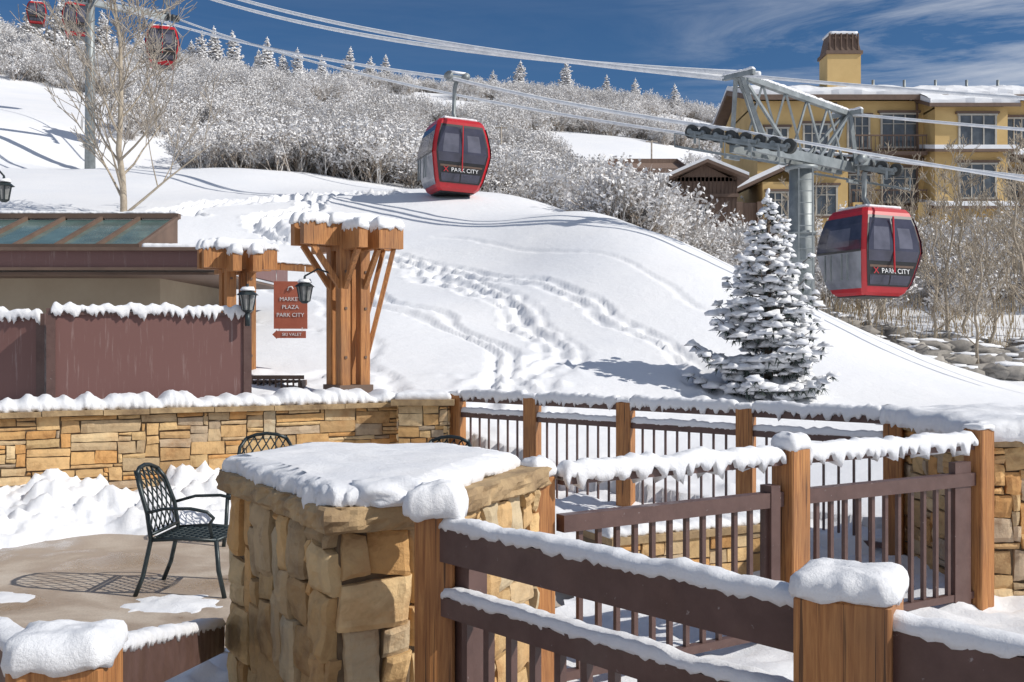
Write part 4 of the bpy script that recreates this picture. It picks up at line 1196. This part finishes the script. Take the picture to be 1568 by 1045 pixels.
def scatter(name, pts, variants, smin, smax):
    col = bpy.data.collections.new(name+'_variants')
    me = bpy.data.meshes.new(name); me.from_pydata(pts, [], [])
    ob = bpy.data.objects.new(name, me); scene.collection.objects.link(ob)
    for v in variants: col.objects.link(v); v.parent = ob
    ng = bpy.data.node_groups.new(name+'_nodes', 'GeometryNodeTree')
    ng.interface.new_socket('Geometry', in_out='INPUT', socket_type='NodeSocketGeometry')
    ng.interface.new_socket('Geometry', in_out='OUTPUT', socket_type='NodeSocketGeometry')
    gi = ng.nodes.new('NodeGroupInput'); go = ng.nodes.new('NodeGroupOutput')
    ip = ng.nodes.new('GeometryNodeInstanceOnPoints'); ci = ng.nodes.new('GeometryNodeCollectionInfo')
    ci.inputs['Collection'].default_value = col
    ci.inputs['Separate Children'].default_value = True; ci.inputs['Reset Children'].default_value = True
    rv = ng.nodes.new('FunctionNodeRandomValue'); rv.data_type = 'FLOAT_VECTOR'
    rv.inputs[0].default_value = (-.08, -.08, 0); rv.inputs[1].default_value = (.08, .08, 6.28)
    rs = ng.nodes.new('FunctionNodeRandomValue'); rs.data_type = 'FLOAT'
    rs.inputs[2].default_value = smin; rs.inputs[3].default_value = smax
    rs.inputs['Seed'].default_value = 4
    ng.links.new(gi.outputs[0], ip.inputs['Points']); ng.links.new(ci.outputs[0], ip.inputs['Instance'])
    ip.inputs['Pick Instance'].default_value = True
    ng.links.new(rv.outputs[0], ip.inputs['Rotation']); ng.links.new(rs.outputs[1], ip.inputs['Scale'])
    ng.links.new(ip.outputs[0], go.inputs[0])
    md = ob.modifiers.new('scatter', 'NODES'); md.node_group = ng
    return ob
def shrub(seed, k1=8, leaf=1.0):
    rr = random.Random(seed); mb = MB()
    def rec(p, d, L, r, dep):
        pts = [p]; cur = p; dv = d
        for i in range(2):
            dv = (dv+Vector((rr.uniform(-1, 1), rr.uniform(-1, 1), rr.uniform(-.4, .8)))*.25).normalized(); cur = cur+dv*(L/2); pts.append(cur)
        mb.tube(pts, [r, r*.75, r*.5], 3, 0, caps=False)
        if dep <= 1:
            for m_ in range(2):
                c = pts[rr.randint(1, 2)]; u = Vector((rr.uniform(-1, 1), rr.uniform(-1, 1), rr.uniform(-.3, 1))).normalized()*rr.uniform(.05, .12)*leaf
                w = u.orthogonal().normalized()*.035*leaf
                mb.add([c-w, c+w, c+u+w*.5, c+u-w*.5], [(0, 1, 2, 3)], 1)
        if dep > 0:
            for k in range(3):
                s_ = Vector((rr.uniform(-1, 1), rr.uniform(-1, 1), rr.uniform(-.2, .8))).normalized()
                rec(pts[rr.randint(1, 2)], (dv*.7+s_*.7).normalized(), L*rr.uniform(.55, .8), r*.62, dep-1)
    for k in range(k1):
        a = rr.uniform(0, 6.28); q = rr.uniform(.2, .9)
        rec(Vector((math.cos(a)*.3*rr.random(), math.sin(a)*.3*rr.random(), -.1)), Vector((math.cos(a)*q, math.sin(a)*q, 1)).normalized(), rr.uniform(.6, .95), .028, 3)
    return mb.build('frosted_shrub_variant', [FROST, FROSTW], link=False)
pts = []
rs = random.Random(99)
cand = []
for _ in range(16000):
    y = 42+130*rs.random()**0.8; x = rs.uniform(-0.62, 0.24)*y
    cand.append((x, y))
ca = np.array(cand); hz = rbf(ca[:, 0], ca[:, 1])
for (x, y), z in zip(cand, hz):
    u = x/y
    lim = 46+6*noise.noise(Vector((x*.10, 2, 0)))
    if u > 0.02: lim = 47-(u-.02)*95
    if y < lim: continue
    if u > .135 and 40 < y < 60: continue
    if u < -0.31-0.03*noise.noise(Vector((y*.1, 0, 0))) and y < 68: continue
    if u < -0.385 and 68 < y < 100: continue
    nz_ = noise.noise(Vector((x*.05, y*.05, 4)))
    gp_ = noise.noise(Vector((x*.14, y*.07, 9)))
    if nz_ > 0.28 and y > 60: continue
    if gp_ > 0.22 and y > 62: continue
    if -.15 < u < -.04 and 105 < y < 138: continue
    if -.04 <= u < .25 and y > 95 and nz_ > 0.02: continue
    if rs.random() < 0.28+.2*(y > 110): continue
    pts.append((x, y, z-.1))
for _ in range(140):
    x = rs.uniform(8, 26); y = rs.uniform(36, 49)
    if x/y < .23: continue
    pts.append((x, y, H(x, y)-.15))
for _ in range(45):
    u = rs.uniform(.09, .14); y = rs.uniform(33, 44); pts.append((u*y, y, H(u*y, y)-.2))
for _ in range(36):
    u = rs.uniform(.14, .21); y = rs.uniform(36, 46); pts.append((u*y, y, H(u*y, y)-.45))
scatter('frosted_shrub_thicket', pts, [shrub(200+i) for i in range(6)], 0.65, 1.65)
cp = []
for (x, y) in ((-46, 138), (-43, 137), (-40, 139), (-34, 138), (-32.5, 136), (-31, 139), (-26, 140), (-60, 128), (-58, 131), (-54, 136), (-62, 133), (-20, 143), (-18, 146), (18, 150), (14, 152), (-3, 158), (24, 150), (1, 155), (8, 154), (-49, 134), (-66, 130), (-48, 139), (-37, 137), (-29, 139), (-23, 142), (-41.5, 136), (-56, 133)):
    cp.append((x, y, H(x, y)-.3))
scatter('distant_conifers', cp, [spruce(50+i, 3.6, 1.0, 0.97, 15, 8, .2, 1.3).build('snowy_conifer_variant', [DBARK, FROST, FROSTW], link=False) for i in range(2)], 1.2, 2.1)
mb = MB()
for (x, y) in ((-.9, 85), (12, 88)):
    z = H(x, y); mb.tube([(x, y, z-.5), (x, y, z+3.4)], .08, 6, 0); mb.beam((x-.5, y, z+3.3), (x+.5, y, z+3.3), .1, .1, 0)
mb.build('slope_light_poles', [TWIG])

mb = MB(); rr = random.Random(4)
for k in range(280):
    t = rr.random(); row = rr.randint(0, 3)
    x = 9.2+9.5*t; y = 25.6+row*1.25+2.0*t+rr.uniform(-.25, .25)+(1-t)*2.0
    z = H(x, y)
    r = rr.uniform(.14, .42)
    mb.blob((x, y, z+r*.35), (r*1.5, r, r*.62), rr.random()*99, 8, 5, 0, .6, 1.3)
    if rr.random() < .7: mb.blob((x, y+.08, z+r*.84), (r*1.2, r*.8, r*.28), rr.random()*99, 9, 4, 1, .3, 1.6, flat=.02)
mb.build('rock_wall', [ROCK, SNOW])
mb = MB()
for k in range(2600):
    x = rr.uniform(9, 24); y = rr.uniform(30, 47)
    if x/y > .55: continue
    z = H(x, y)
    u = Vector((rr.uniform(-.3, .3), rr.uniform(-.3, .3), 1)).normalized()*rr.uniform(.3, 1.1)
    mb.add([(x-.014, y, z), (x+.014, y, z), (x+u.x, y+u.y, z+u.z)], [(0, 1, 2)], 0)
mb.build('dry_grass', [STRAW])

# ------------------------------------------------------------------ light, sky, camera
sun_dir = Vector((0.96, -0.27, 0)).normalized()
el = R(39)
S = Vector((sun_dir.x*math.cos(el), sun_dir.y*math.cos(el), math.sin(el)))
ld = bpy.data.lights.new('sun', 'SUN'); ld.energy = 4.1; ld.angle = R(0.5); ld.color = (1.0, 0.955, 0.88)
lo = bpy.data.objects.new('sun', ld); scene.collection.objects.link(lo)
lo.rotation_euler = (-S).to_track_quat('-Z', 'Y').to_euler()
lo.location = S*50
w = bpy.data.worlds.new('World'); scene.world = w; w.use_nodes = True
nt = w.node_tree; bg = nt.nodes['Background']
sky = N(nt, 'ShaderNodeTexSky', sky_type='NISHITA'); sky.sun_disc = False
sky.sun_elevation = el; sky.sun_rotation = math.atan2(S.x, S.y)
sky.altitude = 2100; sky.air_density = 1.0; sky.dust_density = 0.1; sky.ozone_density = 4.0
tc = N(nt, 'ShaderNodeTexCoord')
mp = N(nt, 'ShaderNodeMapping'); mp.inputs['Scale'].default_value = (1.2, 1.2, 9.0); mp.inputs['Rotation'].default_value = (0, R(10), 0)
nt.links.new(tc.outputs['Generated'], mp.inputs[0])
nz = N(nt, 'ShaderNodeTexNoise'); nz.inputs['Scale'].default_value = 2.4; nz.inputs['Detail'].default_value = 9; nz.inputs['Roughness'].default_value = .64; nz.inputs['Distortion'].default_value = .6
nt.links.new(mp.outputs[0], nz.inputs['Vector'])
cf = ramp(nt, nz.outputs['Fac'], [(0.45, (0, 0, 0)), (0.78, (.6, .6, .6))])
# wisps thicken towards the east, and an invented bright cloud bank behind the viewer is added as fill light
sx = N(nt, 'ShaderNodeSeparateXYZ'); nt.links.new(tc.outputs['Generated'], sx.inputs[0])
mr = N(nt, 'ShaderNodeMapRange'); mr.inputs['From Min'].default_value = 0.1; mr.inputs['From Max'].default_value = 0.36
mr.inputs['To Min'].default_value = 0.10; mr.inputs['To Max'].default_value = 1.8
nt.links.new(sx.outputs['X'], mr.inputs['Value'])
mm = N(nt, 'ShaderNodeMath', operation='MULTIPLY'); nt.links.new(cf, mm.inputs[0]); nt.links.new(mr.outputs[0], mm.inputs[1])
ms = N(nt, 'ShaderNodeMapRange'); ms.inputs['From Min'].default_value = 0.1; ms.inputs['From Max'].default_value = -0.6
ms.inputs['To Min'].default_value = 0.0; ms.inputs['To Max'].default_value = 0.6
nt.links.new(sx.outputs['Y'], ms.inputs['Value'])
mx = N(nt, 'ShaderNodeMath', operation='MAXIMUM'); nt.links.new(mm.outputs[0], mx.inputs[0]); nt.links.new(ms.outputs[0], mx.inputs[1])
hs = N(nt, 'ShaderNodeHueSaturation'); hs.inputs['Saturation'].default_value = 1.16; hs.inputs['Value'].default_value = 0.62
nt.links.new(sky.outputs[0], hs.inputs['Color'])
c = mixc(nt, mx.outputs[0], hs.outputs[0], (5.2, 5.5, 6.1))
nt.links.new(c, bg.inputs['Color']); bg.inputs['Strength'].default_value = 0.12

cam = bpy.data.cameras.new('camera'); co = bpy.data.objects.new('camera', cam); scene.collection.objects.link(co)
co.location = (0, 0, 1.8); co.rotation_euler = (R(90), 0, 0)
cam.sensor_width = 36; cam.lens = 36; cam.clip_start = 0.05; cam.clip_end = 3000
scene.camera = co
scene.view_settings.view_transform = 'Standard'; scene.view_settings.look = 'None'; scene.view_settings.exposure = 0
